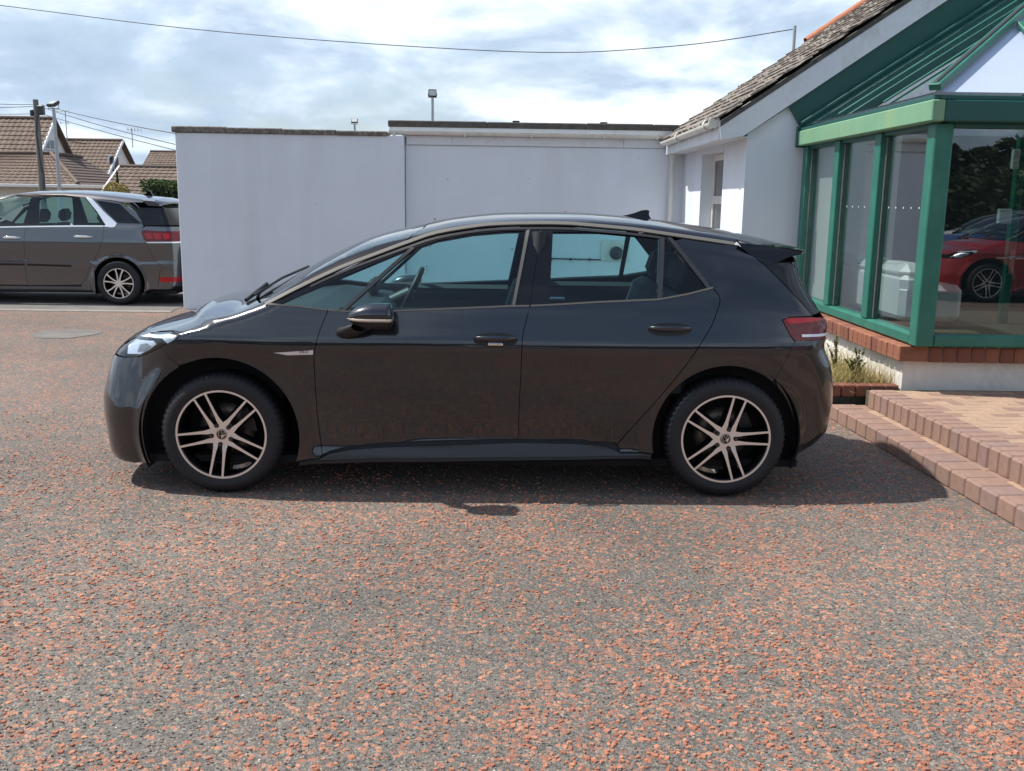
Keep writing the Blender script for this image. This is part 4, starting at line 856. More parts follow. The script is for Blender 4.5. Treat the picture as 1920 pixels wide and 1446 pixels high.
# hero hatchback, front axle at x=0, rear axle x=2.77
HERO=Body(
 wz=[(.05,.80),(.13,.84),(.175,.872),(.20,.874),(.29,.858),(.345,.863),(.45,.876),(.60,.890),(.75,.901),(.835,.906),(.865,.903),(.93,.887),(1.04,.858),(1.12,.830),(1.28,.760),(1.45,.672),(1.65,.56)],
 px=[(-.9,-.16),(-.6,-.075),(-.35,-.03),(0,-.006),(.5,0),(2.2,0),(2.6,-.012),(3.0,-.045),(3.5,-.12)],
 hz=[(-.93,.60),(-.86,.735),(-.7,.85),(-.42,.955),(-.15,1.022),(.05,1.055),(.18,1.108),(.5,1.288),(.77,1.405),(1.035,1.467),(1.255,1.512),(1.557,1.542),(1.92,1.549),(2.34,1.527),(2.56,1.502),(2.77,1.474),(3.0,1.438),(3.2,1.388),(3.5,1.285)],
 hk=[(-.9,.12),(-.3,.11),(.05,.10),(.3,.13),(1.3,.13),(2,.11),(3.3,.12)],
 xf=[(.08,-.72),(.13,-.755),(.19,-.785),(.30,-.797),(.44,-.808),(.49,-.806),(.58,-.785),(.66,-.76),(.75,-.72),(.85,-.6),(.95,-.3),(1.6,-.3)],
 xr=[(.1,3.15),(.2,3.28),(.27,3.39),(.35,3.455),(.5,3.475),(.62,3.47),(.72,3.45),(.85,3.40),(.95,3.41),(.985,3.395),(1.02,3.37),(1.1,3.315),(1.19,3.26),(1.27,3.24),(1.35,3.235),(1.6,3.20)],
 fy=(.22,3.0),ry=(.13,3.0),
 arch=[(0,.335,.435,.515,.898),(2.77,.342,.41,.485,.894)],rt=.10,rf=.12,rr=.10,nose=(-.25,-.55,.47,.30))
# people carrier, rear axle at x=0, front axle at x=-2.785, facing -x
MPV=Body(
 wz=[(.05,.80),(.17,.83),(.22,.858),(.30,.862),(.36,.868),(.55,.893),(.62,.897),(.66,.889),(.80,.900),(.93,.905),(.97,.898),(1.14,.872),(1.20,.852),(1.40,.775),(1.60,.690),(1.8,.60)],
 px=[(-3.7,-.15),(-3.4,-.06),(-3.1,-.02),(-2.7,0),(-.3,0),(.2,-.006),(.6,-.03),(1.1,-.09)],
 hz=[(-3.75,.70),(-3.6,.90),(-3.3,1.02),(-3.0,1.08),(-2.75,1.14),(-2.3,1.40),(-2.0,1.53),(-1.6,1.625),(-1.2,1.665),(-.8,1.672),(-.4,1.658),(0,1.625),(.4,1.58),(.8,1.52),(1.1,1.46)],
 hk=[(-3.6,.12),(-2.6,.11),(-1.5,.10),(1,.11)],
 xf=[(.08,-3.35),(.2,-3.5),(.35,-3.62),(.6,-3.66),(.8,-3.6),(1.0,-3.3),(1.6,-3.0)],
 xr=[(.1,.66),(.2,.82),(.30,.915),(.5,.955),(.8,.965),(1.0,.955),(1.12,.93),(1.2,.90),(1.35,.815),(1.5,.72),(1.7,.56)],
 fy=(.25,3.0),ry=(.12,3.0),
 arch=[(0,.325,.385,.45,.902),(-2.785,.325,.385,.45,.902)],rt=.10,rf=.12,rr=.12)
# ------------------------------------------------------------------ car panels: outlines laid onto the body's own curved surface
def inpoly(P, poly):
    x, y = P[:, 0], P[:, 1]; c = np.zeros(len(P), bool); n = len(poly); j = n-1
    for i in range(n):
        xi, yi = poly[i]; xj, yj = poly[j]
        if yi != yj:
            c ^= ((yi > y) != (yj > y)) & (x < (xj-xi)*(y-yi)/(yj-yi)+xi)
        j = i
    return c
def segdist(P, poly):
    d = np.full(len(P), 1e9)
    for i in range(len(poly)):
        a = poly[i]; b = poly[(i+1) % len(poly)]; ab = b-a; l = max(float(ab @ ab), 1e-12)
        t = np.clip(((P-a) @ ab)/l, 0, 1); d = np.minimum(d, np.hypot(*(P-(a+t[:, None]*ab)).T))
    return d
def dens(poly, st):
    o = []
    for i in range(len(poly)):
        a, b = poly[i], poly[(i+1) % len(poly)]; n = max(1, int(np.ceil(np.linalg.norm(b-a)/st)))
        o += [a+(b-a)*k/n for k in range(n)]
    return np.array(o)
def inset(poly, e):
    if e == 0: return poly
    n = len(poly); ar = sum(poly[i][0]*poly[(i+1) % n][1]-poly[(i+1) % n][0]*poly[i][1] for i in range(n)); s = 1 if ar > 0 else -1
    o = []
    for i in range(n):
        p0, p1, p2 = poly[i-1], poly[i], poly[(i+1) % n]
        d1 = p1-p0; d2 = p2-p1; l1 = np.linalg.norm(d1); l2 = np.linalg.norm(d2)
        if l1 < 1e-9 or l2 < 1e-9: o.append(p1); continue
        n1 = np.array([-d1[1], d1[0]])/l1; n2 = np.array([-d2[1], d2[0]])/l2; m = n1+n2; q = m @ m
        o.append(p1+s*e*m*min(2/max(q, .5), 2.5))
    return np.array(o)
def project(B, U, axis, sgn=-1):
    z0 = np.zeros(len(U))
    if axis == 'y': o = np.c_[U[:, 0], z0, U[:, 1]]; d = np.array([0, sgn, 0.]); return B.solve(o, np.repeat(d[None], len(U), 0), 1.2, 0)
    if axis == 'z': o = np.c_[U[:, 0], U[:, 1], z0]; d = np.array([0, 0, 1.]); return B.solve(o, np.repeat(d[None], len(U), 0), 2.2, .45)
    if axis == 'x-': o = np.c_[z0+1, U]; d = np.array([-1., 0, 0]); return B.solve(o, np.repeat(d[None], len(U), 0), B.span[0], 0)
    if axis == 'x+': o = np.c_[z0+B.span[2], U]; d = np.array([1., 0, 0]); return B.solve(o, np.repeat(d[None], len(U), 0), B.span[1], 0)
HERO.span = (2.2, 1.5, 2.4)
def panel_arrays(B, poly, axis, offset=0, ins=.002, step=.028, holes=(), skirt=.012, sgn=-1):
    poly = inset(np.array(poly, float), ins); poly = dens(poly, step); holes = [dens(inset(np.array(h, float), -ins), step) for h in holes]
    lo = poly.min(0); hi = poly.max(0); st = step
    gx, gy = np.meshgrid(np.arange(lo[0]+st/2, hi[0], st), np.arange(lo[1]+st/2, hi[1], st)); G = np.c_[gx.ravel(), gy.ravel()]
    k = inpoly(G, poly) & (segdist(G, poly) > st*.45)
    for h in holes: k &= ~inpoly(G, h) & (segdist(G, h) > st*.45)
    G = G[k]; loops = [poly]+holes; pts = []; edges = []
    for l in loops:
        b = len(pts); pts += [tuple(p) for p in l]; edges += [(b+i, b+(i+1) % len(l)) for i in range(len(l))]
    nb = len(pts); pts += [tuple(p) for p in G]
    v, e, f, ov, oe, of = delaunay_2d_cdt([Vector(p) for p in pts], edges, [], 0, 1e-7)
    U = np.array([tuple(p) for p in v]); F = np.array([tuple(t) for t in f if len(t) == 3], int); c = U[F].mean(1)
    k = inpoly(c, poly)
    for h in holes: k &= ~inpoly(c, h)
    F = F[k]; P = project(B, U, axis, sgn); Nn = B.normal(P)
    fn = np.cross(P[F[:, 1]]-P[F[:, 0]], P[F[:, 2]]-P[F[:, 0]]); fl = (fn*Nn[F[:, 0]]).sum(1) < 0
    F[fl] = F[fl][:, ::-1]
    P = P+Nn*offset
    # boundary skirt: edges used by a single triangle, folded inwards
    from collections import Counter
    cnt = Counter(); 
    for t in F:
        for i in range(3): cnt[tuple(sorted((t[i], t[(i+1) % 3])))] += 1
    be = []
    for t in F:
        for i in range(3):
            a, b = t[i], t[(i+1) % 3]
            if cnt[tuple(sorted((a, b)))] == 1: be.append((a, b))
    return P, Nn, F, be
def panel_mesh(name, arrs, m, mirror=False, skirt=.012):
    V = []; F = []; LN = []
    for (P, Nn, T, be) in arrs:
        b = len(V); P = P.copy(); Nn = Nn.copy(); T = T.copy()
        if mirror: P[:, 1] *= -1; Nn[:, 1] *= -1; T = T[:, ::-1]; be = [(q, p) for p, q in be]
        V += [tuple(p) for p in P]
        for t in T: F.append(tuple(b+i for i in t)); LN += [tuple(Nn[i]) for i in t]
        if skirt:
            idx = {}
            for a, c in be:
                for i in (a, c):
                    if i not in idx: idx[i] = len(V); V.append(tuple(P[i]-Nn[i]*skirt))
                F.append((b+c, b+a, idx[a], idx[c])); n = np.cross(P[c]-P[a], Nn[a]); l = np.linalg.norm(n); n = n/l if l > 1e-9 else Nn[a]
                LN += [tuple(n)]*4
    me = bpy.data.meshes.new(name); me.from_pydata(V, [], F); me.polygons.foreach_set('use_smooth', [True]*len(F)); me.update()
    me.normals_split_custom_set(LN); me.materials.append(m); return me
class CarKit:
    """makes the panels of one body and their mirror images"""
    def __init__(s, B, root): s.B = B; s.root = root
    def side(s, name, poly, m, parent=None, both=True, **kw):
        a = [panel_arrays(s.B, poly, 'y', **kw)]; sk = kw.get('skirt', .012)
        ps = parent if isinstance(parent, (list, tuple)) else (parent or s.root, parent or s.root)
        o = [link(name, panel_mesh(name, a, m, False, sk), None, ps[0])]
        if both: o.append(link(name, panel_mesh(name, a, m, True, sk), None, ps[1]))
        return o
    def multi(s, name, specs, m, parent=None):
        a = [panel_arrays(s.B, poly, axis, **kw) for poly, axis, kw in specs]
        return [link(name, panel_mesh(name, a, m, mir), None, parent or s.root) for mir in (False, True)]
    def one(s, name, specs, m, parent=None, skirt=.012):
        """one mesh from several patches: (poly, axis, kwargs); side patches also mirrored"""
        V = []
        for poly, axis, kw in specs:
            A = panel_arrays(s.B, poly, axis, **kw); V.append(A)
            if axis == 'y':
                P, Nn, T, be = A; P = P.copy(); Nn = Nn.copy(); P[:, 1] *= -1; Nn[:, 1] *= -1; V.append((P, Nn, T[:, ::-1].copy(), [(q, p) for p, q in be]))
        return link(name, panel_mesh(name, V, m, False, skirt), None, parent or s.root)
def arc(c, r, a0, a1, n=24): return [(c[0]+r*math.cos(math.radians(a0+(a1-a0)*i/n)), c[1]+r*math.sin(math.radians(a0+(a1-a0)*i/n))) for i in range(n+1)]
def band(pts, w):
    """(x,z) polyline to a closed band of width w"""
    P = [np.array(p, float) for p in pts]; a = []; b = []
    for i, p in enumerate(P):
        d = P[min(i+1, len(P)-1)]-P[max(i-1, 0)]; d = d/np.linalg.norm(d); n = np.array([-d[1], d[0]])*w/2; a.append(tuple(p+n)); b.append(tuple(p-n))
    return a+b[::-1]

# ------------------------------------------------------------------ wheels
def wheel_meshes(R, W, rr, style):
    """axle along y, outer face towards -y; returns dict of meshes"""
    o = {}; h = W/2
    prof = [(rr-.012, -h+.012), (rr, -h+.004), (rr+.012, -h), (rr+.03, -h-.004), (R-.055, -h-.004), (R-.035, -h), (R-.018, -h+.012), (R-.006, -h+.028), (R, -h+.05), (R, h-.05), (R-.018, h-.012), (R-.05, h), (rr, h-.004), (rr-.012, h-.02)]
    n = 180; mb = MB(); V = []
    for i, (r, y) in enumerate(prof):
        for k in range(n):
            q = r
            if i in (7, 8, 9) and k % 3 == 0: q = r-.008
            if i == 6 and k % 3 == 0: q = r-.006
            a = 2*math.pi*k/n; V.append((q*math.cos(a), y, q*math.sin(a)))
    Fq = [(i*n+k, (i+1)*n+k, (i+1)*n+(k+1) % n, i*n+(k+1) % n) for i in range(len(prof)-1) for k in range(n)]
    mb.add(V, Fq, 0, True)
    o['tyre'] = mb.mesh('tyre', M['rubber'])
    b = MB()
    b.lathe([(rr-.004, -h+.010), (rr-.012, -h+.006), (rr-.020, -h+.016), (rr-.026, -h+.05), (rr-.03, h-.03), (rr-.01, h-.004)], 72)
    o['rim'] = b.mesh('rim', M['hub_black'])
    d = MB(); d.lathe([(0, h-.075), (.06, h-.075), (.07, h-.09), (.15, h-.09), (.15, h-.07), (.155, h-.065)], 48)
    d.lathe([(.0, -h+.09), (.05, -h+.09), (.052, h-.09)], 24)
    o['brake_disc'] = d.mesh('brake_disc', M['disc'])
    cl = MB(); cl.prism([(.10, -.02), (.165, -.06), (.175, .0), (.165, .09), (.11, .06)], 1, h-.12, h-.04)
    o['brake_caliper'] = cl.mesh('brake_caliper', M['black_plastic'])
    s = MB(); y0 = -h+.006; ro = rr-.004; ri = rr-.0145
    # bright lip
    s.lathe([(ro, y0+.012), (ro, y0), (ri, y0), (ri, y0+.014)], 96, mi=0, sm=False)
    if style == 'twin':
        for k in range(5):
            for sg in (-1, 1):
                rs = [.050, .062, .078, .10, .14, .19, ri+.002]; off = [.024, .026, .0245, .0262, .0285, .0315, .0345]; wd_ = [.030, .027, .0235, .018, .0145, .0125, .0115]
                A = [(r, sg*(f-w/2)) for r, f, w in zip(rs, off, wd_)]; C = [(r, sg*(f+w/2)) for r, f, w in zip(rs, off, wd_)]
                an = math.radians(72*k); ca, sa = math.cos(an), math.sin(an)
                def rt(p, y, ex=0): 
                    u, v = p; v = v+math.copysign(ex, v-sg*0) ; return (u*ca-v*sa, y, u*sa+v*ca)
                dish = [.010, .009, .007, .005, .003, .001, 0]
                n_ = len(rs); V = []
                for i in range(n_):
                    yf = y0+dish[i]
                    V += [rt(A[i], yf), rt(C[i], yf), rt((A[i][0], A[i][1]-sg*.004), yf+.05), rt((C[i][0], C[i][1]+sg*.016), yf+.05)]
                Ff = []; Fs = []
                for i in range(n_-1):
                    p, q = 4*i, 4*(i+1); Ff.append((p, q, q+1, p+1)); Fs += [(p, p+2, q+2, q), (p+1, q+1, q+3, p+3), (p+2, p+3, q+3, q+2)]
                if sg < 0: Ff = [t[::-1] for t in Ff]; Fs = [t[::-1] for t in Fs]
                Ff = [t[::-1] for t in Ff]; Fs = [t[::-1] for t in Fs]
                b_ = len(s.v); s.add(V, Ff, 0); s.f.extend([tuple(b_+i for i in t) for t in Fs]); s.mi.extend([1]*len(Fs)); s.sm.extend([False]*len(Fs))
        s.lathe([(0, y0+.0095), (.056, y0+.0095), (.064, y0+.0095), (.066, y0+.05)], 60, sm=False)
        for k in range(5):
            a = math.radians(72*k); c = (.0555*math.cos(a), y0+.004, .0555*math.sin(a))
            s.lathe([(0, 0), (.0125, 0), (.0135, .006)], 20, c=c, mi=1, sm=False)
            s.lathe([(0, -.006), (.006, -.006), (.0075, -.001)], 6, c=c, mi=2, sm=False)
    elif style == 'five':
        for k in range(5):
            for sg in (-1, 1):
                an = math.radians(72*k); ca, sa = math.cos(an), math.sin(an); rs = [.035, .09, .15, ri+.002]; off = [.012, .020, .036, .060]; wd_ = [.026, .022, .020, .030]; V = []
                for r, f_, w in zip(rs, off, wd_):
                    for v_, yy in ((sg*(f_-w/2), y0+.004), (sg*(f_+w/2), y0+.004), (sg*(f_-w/2-.004), y0+.05), (sg*(f_+w/2+.012), y0+.05)):
                        v2 = v_+.10*r; V.append((r*ca-v2*sa, yy, r*sa+v2*ca))
                Ff = []; Fs = []
                for i in range(3):
                    p, q = 4*i, 4*i+4; Ff.append((p, q, q+1, p+1)); Fs += [(p, p+2, q+2, q), (p+1, q+1, q+3, p+3)]
                if sg > 0: Ff = [t[::-1] for t in Ff]; Fs = [t[::-1] for t in Fs]
                b_ = len(s.v); s.add(V, Ff, 0); s.f.extend([tuple(b_+i for i in t) for t in Fs]); s.mi.extend([1]*len(Fs)); s.sm.extend([False]*len(Fs))
        s.lathe([(0, y0+.003), (.045, y0+.003), (.05, y0+.03)], 40, sm=False)
    else:
        for k in range(7):
            an = 2*math.pi*k/7; tw = .20
            A = [(.045, an-.28), (.10, an-.10), (.16, an+.02), (ri+.002, an+.02)]; C = [(.045, an+.28), (.10, an+.17), (.16, an+.24), (ri+.002, an+.32)]
            V = []; 
            for (ra, aa), (rc, ac) in zip(A, C):
                V += [(ra*math.cos(aa), y0+.006, ra*math.sin(aa)), (rc*math.cos(ac), y0+.006, rc*math.sin(ac)), (ra*math.cos(aa), y0+.05, ra*math.sin(aa)), (rc*math.cos(ac), y0+.05, rc*math.sin(ac))]
            Ff = []; Fs = []
            for i in range(3):
                p, q = 4*i, 4*i+4; Ff.append((p+1, q+1, q, p)[::-1]); Fs += [(p, p+2, q+2, q), (p+1, q+1, q+3, p+3)]
            b_ = len(s.v); s.add(V, Ff, 0); s.f.extend([tuple(b_+i for i in t) for t in Fs]); s.mi.extend([1]*len(Fs)); s.sm.extend([False]*len(Fs))
        s.lathe([(0, y0+.005), (.05, y0+.005), (.055, y0+.03)], 40, sm=False)
    o['spokes'] = s.mesh('spokes', [M['alloy'], M['hub_black'], M['dark_trim']])
    c = MB(); yc = y0+.006
    c.lathe([(0, yc), (.0285, yc), (.031, yc+.004)], 40, mi=0, sm=False)
    if style == 'twin':   # round emblem: ring with a V over a W
        c.lathe([(.0255, yc-.0005), (.0255, yc-.002), (.0282, yc-.002), (.0285, yc)], 40, mi=1, sm=False)
        def stroke(pts, w=.0026):
            c.prism(band(pts, w), 1, yc-.002, yc, mi=1)
        stroke([(-.011, .0225), (0, .0015), (.011, .0225)])
        stroke([(-.0205, .0145), (-.0095, -.019), (-.0005, -.004)]); stroke([(.0205, .0145), (.0095, -.019), (.0005, -.004)])
    o['hub_cap'] = c.mesh('hub_cap', [M['gloss_black'], M['chrome']])
    return o
def put_wheel(ms, root, x, y, z, ang, far=False):
    w = link('wheel', ms['rim'], None, root, (x, y, z)); w.rotation_euler = (0, -math.radians(ang), math.pi if far else 0)
    for k in ('tyre', 'spokes', 'hub_cap', 'brake_disc'): link(k, ms[k], None, w)
    c = link('brake_caliper', ms['brake_caliper'], None, w); c.rotation_euler = (0, math.radians(ang-20), 0)
    return w
def ellipsoid(c, r, pw=2.0, nu=24, nv=14):
    V = []; 
    def sp(v, p): return math.copysign(abs(v)**(2/p), v)
    for j in range(nv+1):
        t = -math.pi/2+math.pi*j/nv
        for i in range(nu):
            a = 2*math.pi*i/nu; V.append((c[0]+r[0]*sp(math.cos(t), pw)*sp(math.cos(a), pw), c[1]+r[1]*sp(math.cos(t), pw)*sp(math.sin(a), pw), c[2]+r[2]*sp(math.sin(t), pw)))
    F = [(j*nu+i, j*nu+(i+1) % nu, (j+1)*nu+(i+1) % nu, (j+1)*nu+i) for j in range(nv) for i in range(nu)]
    return V, F
def text_obj(name, body, size, m, parent, loc, rot, ext=.0006, spacing=1.0):
    cu = bpy.data.curves.new(name, 'FONT'); cu.body = body; cu.size = size; cu.extrude = ext; cu.align_x = 'CENTER'; cu.align_y = 'CENTER'; cu.space_character = spacing
    tmp = bpy.data.objects.new(name, cu); COL.objects.link(tmp); dg = bpy.context.evaluated_depsgraph_get(); dg.update()
    me = bpy.data.meshes.new_from_object(tmp.evaluated_get(dg)); bpy.data.objects.remove(tmp)
    me.materials.clear(); me.materials.append(m); o = link(name, me, None, parent, loc); o.rotation_euler = rot; return o

# ------------------------------------------------------------------ the grey hatchback
def xz(k): return [(p[0], p[2]) for p in CAR[k]]
def xy(k): return [(p[0], p[1]) for p in CAR[k]]
AF = ((-.005, .330), .432); AR = ((2.766, .342), .403)
def build_hero():
    B = HERO
    root = empty('hatchback_car', (0, 0, 0))
    K = CarKit(B, root); P = M['paint']
    # dark inner shell: closes the shut lines, the cabin sides and the floor
    arcF = arc(*AF, 199, -19, 30)   # front arch from its front foot over to its rear foot
    arcR = arc(*AR, 193, 0, 30)
    inner = [(-.60, .20), (-.40, .20)]+arcF+[(.42, .19), (2.36, .24)]+arcR+[(3.16, .30), (3.25, .40), (3.28, .70), (3.2, .98), (2.7, 1.10), (2.0, 1.04), (1.0, 1.0), (.55, 1.0), (.2, 1.0), (-.2, .90), (-.45, .76), (-.62, .60)]
    K.side('inner_shell', inner, M['cabin'], offset=-.022, skirt=0, step=.05, ins=0)
    fl = MB(); fl.box((-.45, -.80, .16), (3.2, .80, .20)); fl.box((-.5, -.70, .20), (.30, .70, .72)); fl.box((2.35, -.72, .20), (3.2, .72, .85))
    for (cx, cz), r in (AF, AR):
        for s in (-1, 1):
            fl.lathe([(r+.02, s*.86), (r+.03, s*.60), (.05, s*.60)], 40, c=(cx, 0, cz), a0=math.radians(-25), a1=math.radians(205), sm=True)
    fl.build('underbody', M['under'], root)
    # front door group
    fd_poly = smooth_line(xz('doorfront'))[:-1]+xz('doorbotf')[:-1]+smooth_line(xz('bshut')[2:])[::-1]+xz('beltf')[::-1][1:-1]
    fds = K.side('front_door', fd_poly, P)
    rd_poly = smooth_line(xz('bshut')[2:])[:-1]+xz('doorbotr')[:-1]+smooth_line(xz('doorrear'))[::-1]+xz('beltr')[::-1][1:-1]
    rds = K.side('rear_door', rd_poly, P)
    # fender
    def e45(x):
        ys = np.linspace(.5, .92, 90); o_ = np.c_[np.full(90, x), -ys, np.zeros(90)]; p_ = B.solve(o_, np.repeat(np.array([[0, 0, 1.]]), 90, 0), 2.2, .45); n_ = B.normal(p_)
        return -float(ys[int(np.argmax(-n_[:, 1] > n_[:, 2]*.62))])
    edge = [(-.60, -.60), (-.50, -.665), (-.352, -.727), (-.25, -.705), (-.12, -.715), (.02, -.735), (.14, -.765), (.235, -.80)]
    lt_ = (CAR['headlight'][2][0], CAR['headlight'][2][1])
    TL = [lt_]+[(x, min(-.735, e45(x))) for x in (-.18, -.10, -.02, .06, .14)]+[(.235, -.815)]; TL = smooth_line(TL, 3)
    z_at0 = lambda x, y: float(B.solve(np.array([[x, y, 0.]]), np.array([[0, 0, 1.]]), 2.2, .45)[0][2])
    ft = [(x, z_at0(x, y)) for x, y in TL]
    fe = [xz('headlight')[5], xz('headlight')[4], xz('headlight')[3], xz('headlight')[2]]+ft[1:]+xz('beltfront')[1:-1]+smooth_line(xz('doorfront'))+[(.530, .205), (.425, .196)]+[p for p in arcF[::-1] if p[0] > xz('bumpshut')[-1][0]]+xz('bumpshut')[::-1][:-1]
    et = smooth_line(edge[2:], 3); K.multi('front_fender', [(fe, 'y', dict(step=.02)), (et+TL[::-1], 'z', dict(step=.018, ins=.0004))], P)
    # headlight: dark bowl, bright housing and clear cover
    hl = xz('headlight')[1:]; YF = .66
    zz = [.735, .77, .81, .845]
    def x_at_y(y, z): return float(B.solve(np.array([[1., -y, z]]), np.array([[-1., 0, 0]]), 2.2, 0)[0][0])
    def z_at(x, y): return float(B.solve(np.array([[x, y, 0.]]), np.array([[0, 0, 1.]]), 2.2, .45)[0][2])
    hl = xz('headlight')[1:9]; front_hl = [(x_at_y(YF, z), z) for z in (.742, .78, .82, .852)]
    hlp = hl[:-1]+[(hl[-1][0], hl[-1][1])]+front_hl+[(-.48, z_at(-.48, -.70)-.012)]
    hlp = [(-.352, .882), (-.264, .895), (-.205, .889), (-.195, .880), (-.2143, .868), (-.303, .816), (-.3974, .772), (-.4543, .7483), (-.5454, .7373)]+[p for p in front_hl]+[(-.50, .868)]
    hs = K.side('headlight', hlp, M['lens'], offset=.001, ins=.003)
    K.side('headlight_bezel', hlp, M['gloss_black'], parent=hs, offset=-.004, ins=.001, skirt=.03)
    K.side('daytime_strip', [(-.50, .861), (-.352, .874), (-.264, .888), (-.212, .880), (-.235, .850), (-.268, .835), (-.30, .862), (-.40, .858), (-.50, .845)], M['lamp_white'], parent=hs, offset=-.0025, ins=.001, step=.015)
    K.side('reflector', [(-.54, .755), (-.45, .762), (-.39, .79), (-.335, .828), (-.36, .845), (-.50, .835), (-.545, .80)], M['lamp_silver'], parent=hs, offset=-.003, ins=.001, step=.015)
    K.side('lamp_pod', [(-.47, .772), (-.42, .778), (-.37, .812), (-.40, .828), (-.455, .815)], M['cabin_grey'], parent=hs, offset=-.001, ins=.001, step=.012)
    # front bumper: sides and face in one mesh
    fx = [(x_at_y(YF, z), z) for z in np.linspace(.155, .733, 14)]
    bs = [(-.5454, .7343), (-.4543, .7453), (-.3974, .7692), (-.303, .813)]+xz('bumpshut')[1:]+[p for p in arcF[::-1] if p[0] < xz('bumpshut')[-1][0]]+[(-.40, .165), (-.52, .145)]+fx
    face = [(-YF, z) for z in np.linspace(.155, .733, 10)]+[(YF, z) for z in np.linspace(.733, .155, 10)]
    K.one('front_bumper', [(bs, 'y', dict(ins=0, step=.016)), (face, 'x-', dict(ins=0, step=.03))], P)
    nose = [(-YF, .734), (YF, .734), (YF, .80), (.5, .86), (-.5, .86), (-YF, .80)]
    # bonnet seen from above, with the nose panel between the lamps
    edge = edge[:2]+smooth_line(edge[2:], 3)
    cowl = [(.21, -.785), (.15, -.62), (.10, -.40), (.085, 0)]
    nf = [(x_at_y(y, .80), -y) for y in (.50, .34, .17, 0)]
    hood = nf[::-1]+edge+cowl; hood = hood+[(x, -y) for x, y in hood[::-1][1:-1]]
    K.one('bonnet', [(hood, 'z', dict(step=.022, ins=.0004))], P)
    np_ = [(-YF, .736), (YF, .736), (YF, .80), (.5, .797), (.34, .797), (0, .797), (-.34, .797), (-.5, .797), (-YF, .80)]
    K.one('nose_panel', [(np_, 'x-', dict(step=.05))], M['gloss_black'])
    # windscreen, pillars, roof
    ap = [(.215, -.772), (.2574, -.757), (.4161, -.741), (.6439, -.699), (.85, -.655), (1.0, -.64)]
    ws = [(.105, 0), (.12, -.40), (.165, -.62)]+ap+[(1.065, -.40), (1.085, 0)]; ws = ws+[(x, -y) for x, y in ws[::-1][1:-1]]
    K.one('windscreen', [(ws, 'z', dict(step=.05, offset=-.004))], M['wind_glass'])
    apz = [(x, z_at(x, y)) for x, y in ap]
    st = smooth_line(xz('strip'), 3)
    pil = apz+[p for p in st[::-1] if p[0] < 1.005]
    K.side('windscreen_pillar', pil, M['gloss_black'], ins=.001)
    sxy = [(p[0], p[1]+.004) for p in CAR['strip'] if p[0] > 1.0]
    rear_seam = [(2.84, -.60), (2.875, -.4), (2.885, 0)]
    rf = [(1.098, 0), (1.078, -.40), (1.008, -.648)]+sxy+rear_seam; rf = rf+[(x, -y) for x, y in rf[::-1][1:-1]]
    K.one('roof', [(rf, 'z', dict(step=.05))], M['gloss_black'])
    K.side('roof_trim', band(st, .016), M['trim'], offset=.004, ins=0, step=.02, skirt=.008)
    # window surrounds and panes
    df = smooth_line(xz('doorframe'), 3); df1 = [p for p in df if p[0] < 1.735]; df2 = [p for p in df if p[0] > 1.741]
    bs_up = xz('bshut')[:3]
    wf = df1+bs_up+xz('beltf')[::-1][1:]+[(.4361, 1.0382), (.2939, 1.0466), (.28, 1.052)]
    K.side('window_frame', wf, M['gloss_black'], parent=fds, offset=-.004, ins=.001, holes=[xz('glassA'), smooth_line(xz('glassF')+[xz('glassF')[0]], 1)[:-1]], skirt=.02)
    wr = df2+xz('cpil')+xz('beltr')[::-1][1:]+bs_up[::-1][1:]
    K.side('window_frame', wr, M['gloss_black'], parent=rds, offset=-.004, ins=.001, holes=[xz('glassR'), xz('glassQ')], skirt=.02)
    G = M['car_glass']
    K.side('window', xz('glassA'), G, parent=fds, offset=-.008, ins=-.004, skirt=0)
    K.side('window', xz('glassF'), G, parent=fds, offset=-.008, ins=-.004, skirt=0)
    K.side('window', xz('glassR'), G, parent=rds, offset=-.008, ins=-.004, skirt=0)
    K.side('window', xz('glassQ'), G, parent=rds, offset=-.008, ins=-.004, skirt=0)
    K.side('window_trim', xz('apost'), M['dark_trim'], parent=fds, offset=.001, ins=0, step=.02, skirt=.008)
    K.side('window_trim', xz('btrim'), M['trim'], parent=fds, offset=.001, ins=.001, step=.02, skirt=.008)
    K.side('window_trim', xz('rtrim'), M['dark_trim'], parent=rds, offset=.001, ins=.001, step=.02, skirt=.008)
    K.side('window_trim', xz('qtrim'), M['dark_trim'], parent=rds, offset=.001, ins=.001, step=.02, skirt=.008)
    K.side('belt_trim', band([(x, z+.004) for x, z in xz('beltf')[:-1]]+[(1.672, 1.0593)], .009), M['trim'], parent=fds, offset=.003, ins=0, step=.02, skirt=.008)
    K.side('belt_trim', band([(1.682, 1.0598)]+[(x, z+.004) for x, z in xz('beltr')[1:]], .009), M['trim'], parent=rds, offset=.003, ins=0, step=.02, skirt=.008)
    K.side('belt_trim', band([(.262, 1.050), (.2939, 1.0506), (.4361, 1.0422), (.588, 1.024)], .008), M['trim'], offset=.003, ins=0, step=.02, skirt=.008)
    fr = smooth_line(df, 1); K.side('drip_trim', band([(x, z-.010) for x, z in df if .45 < x < 2.43], .012), M['dark_trim'], offset=-.001, ins=0, step=.02, skirt=.006)
    # rear quarter, lamps, bumper
    tl = xz('tail'); q = [(x, z) for x, z in xz('qrear')]
    top = [p for p in st if p[0] > 2.45]; top = [(x, z-.012) for x, z in top]
    rbs = xz('rbshut')
    qp = xz('cpil')[:1]+[(2.47, 1.412)]+[p for p in top if p[0] > 2.5 and p[0] < 2.79]+q+[(3.24, 1.0145), tl[1], tl[0], tl[6], rbs[0], rbs[1], rbs[2]]+[p for p in arcR[::-1] if p[0] < rbs[2][0]]+[(2.362, .256), (2.19, .252)]+[(2.1768, .302)]+smooth_line(xz('doorrear'))[::-1][1:]+[xz('cpil')[1]]
    K.side('rear_quarter', qp, P, ins=.0025)
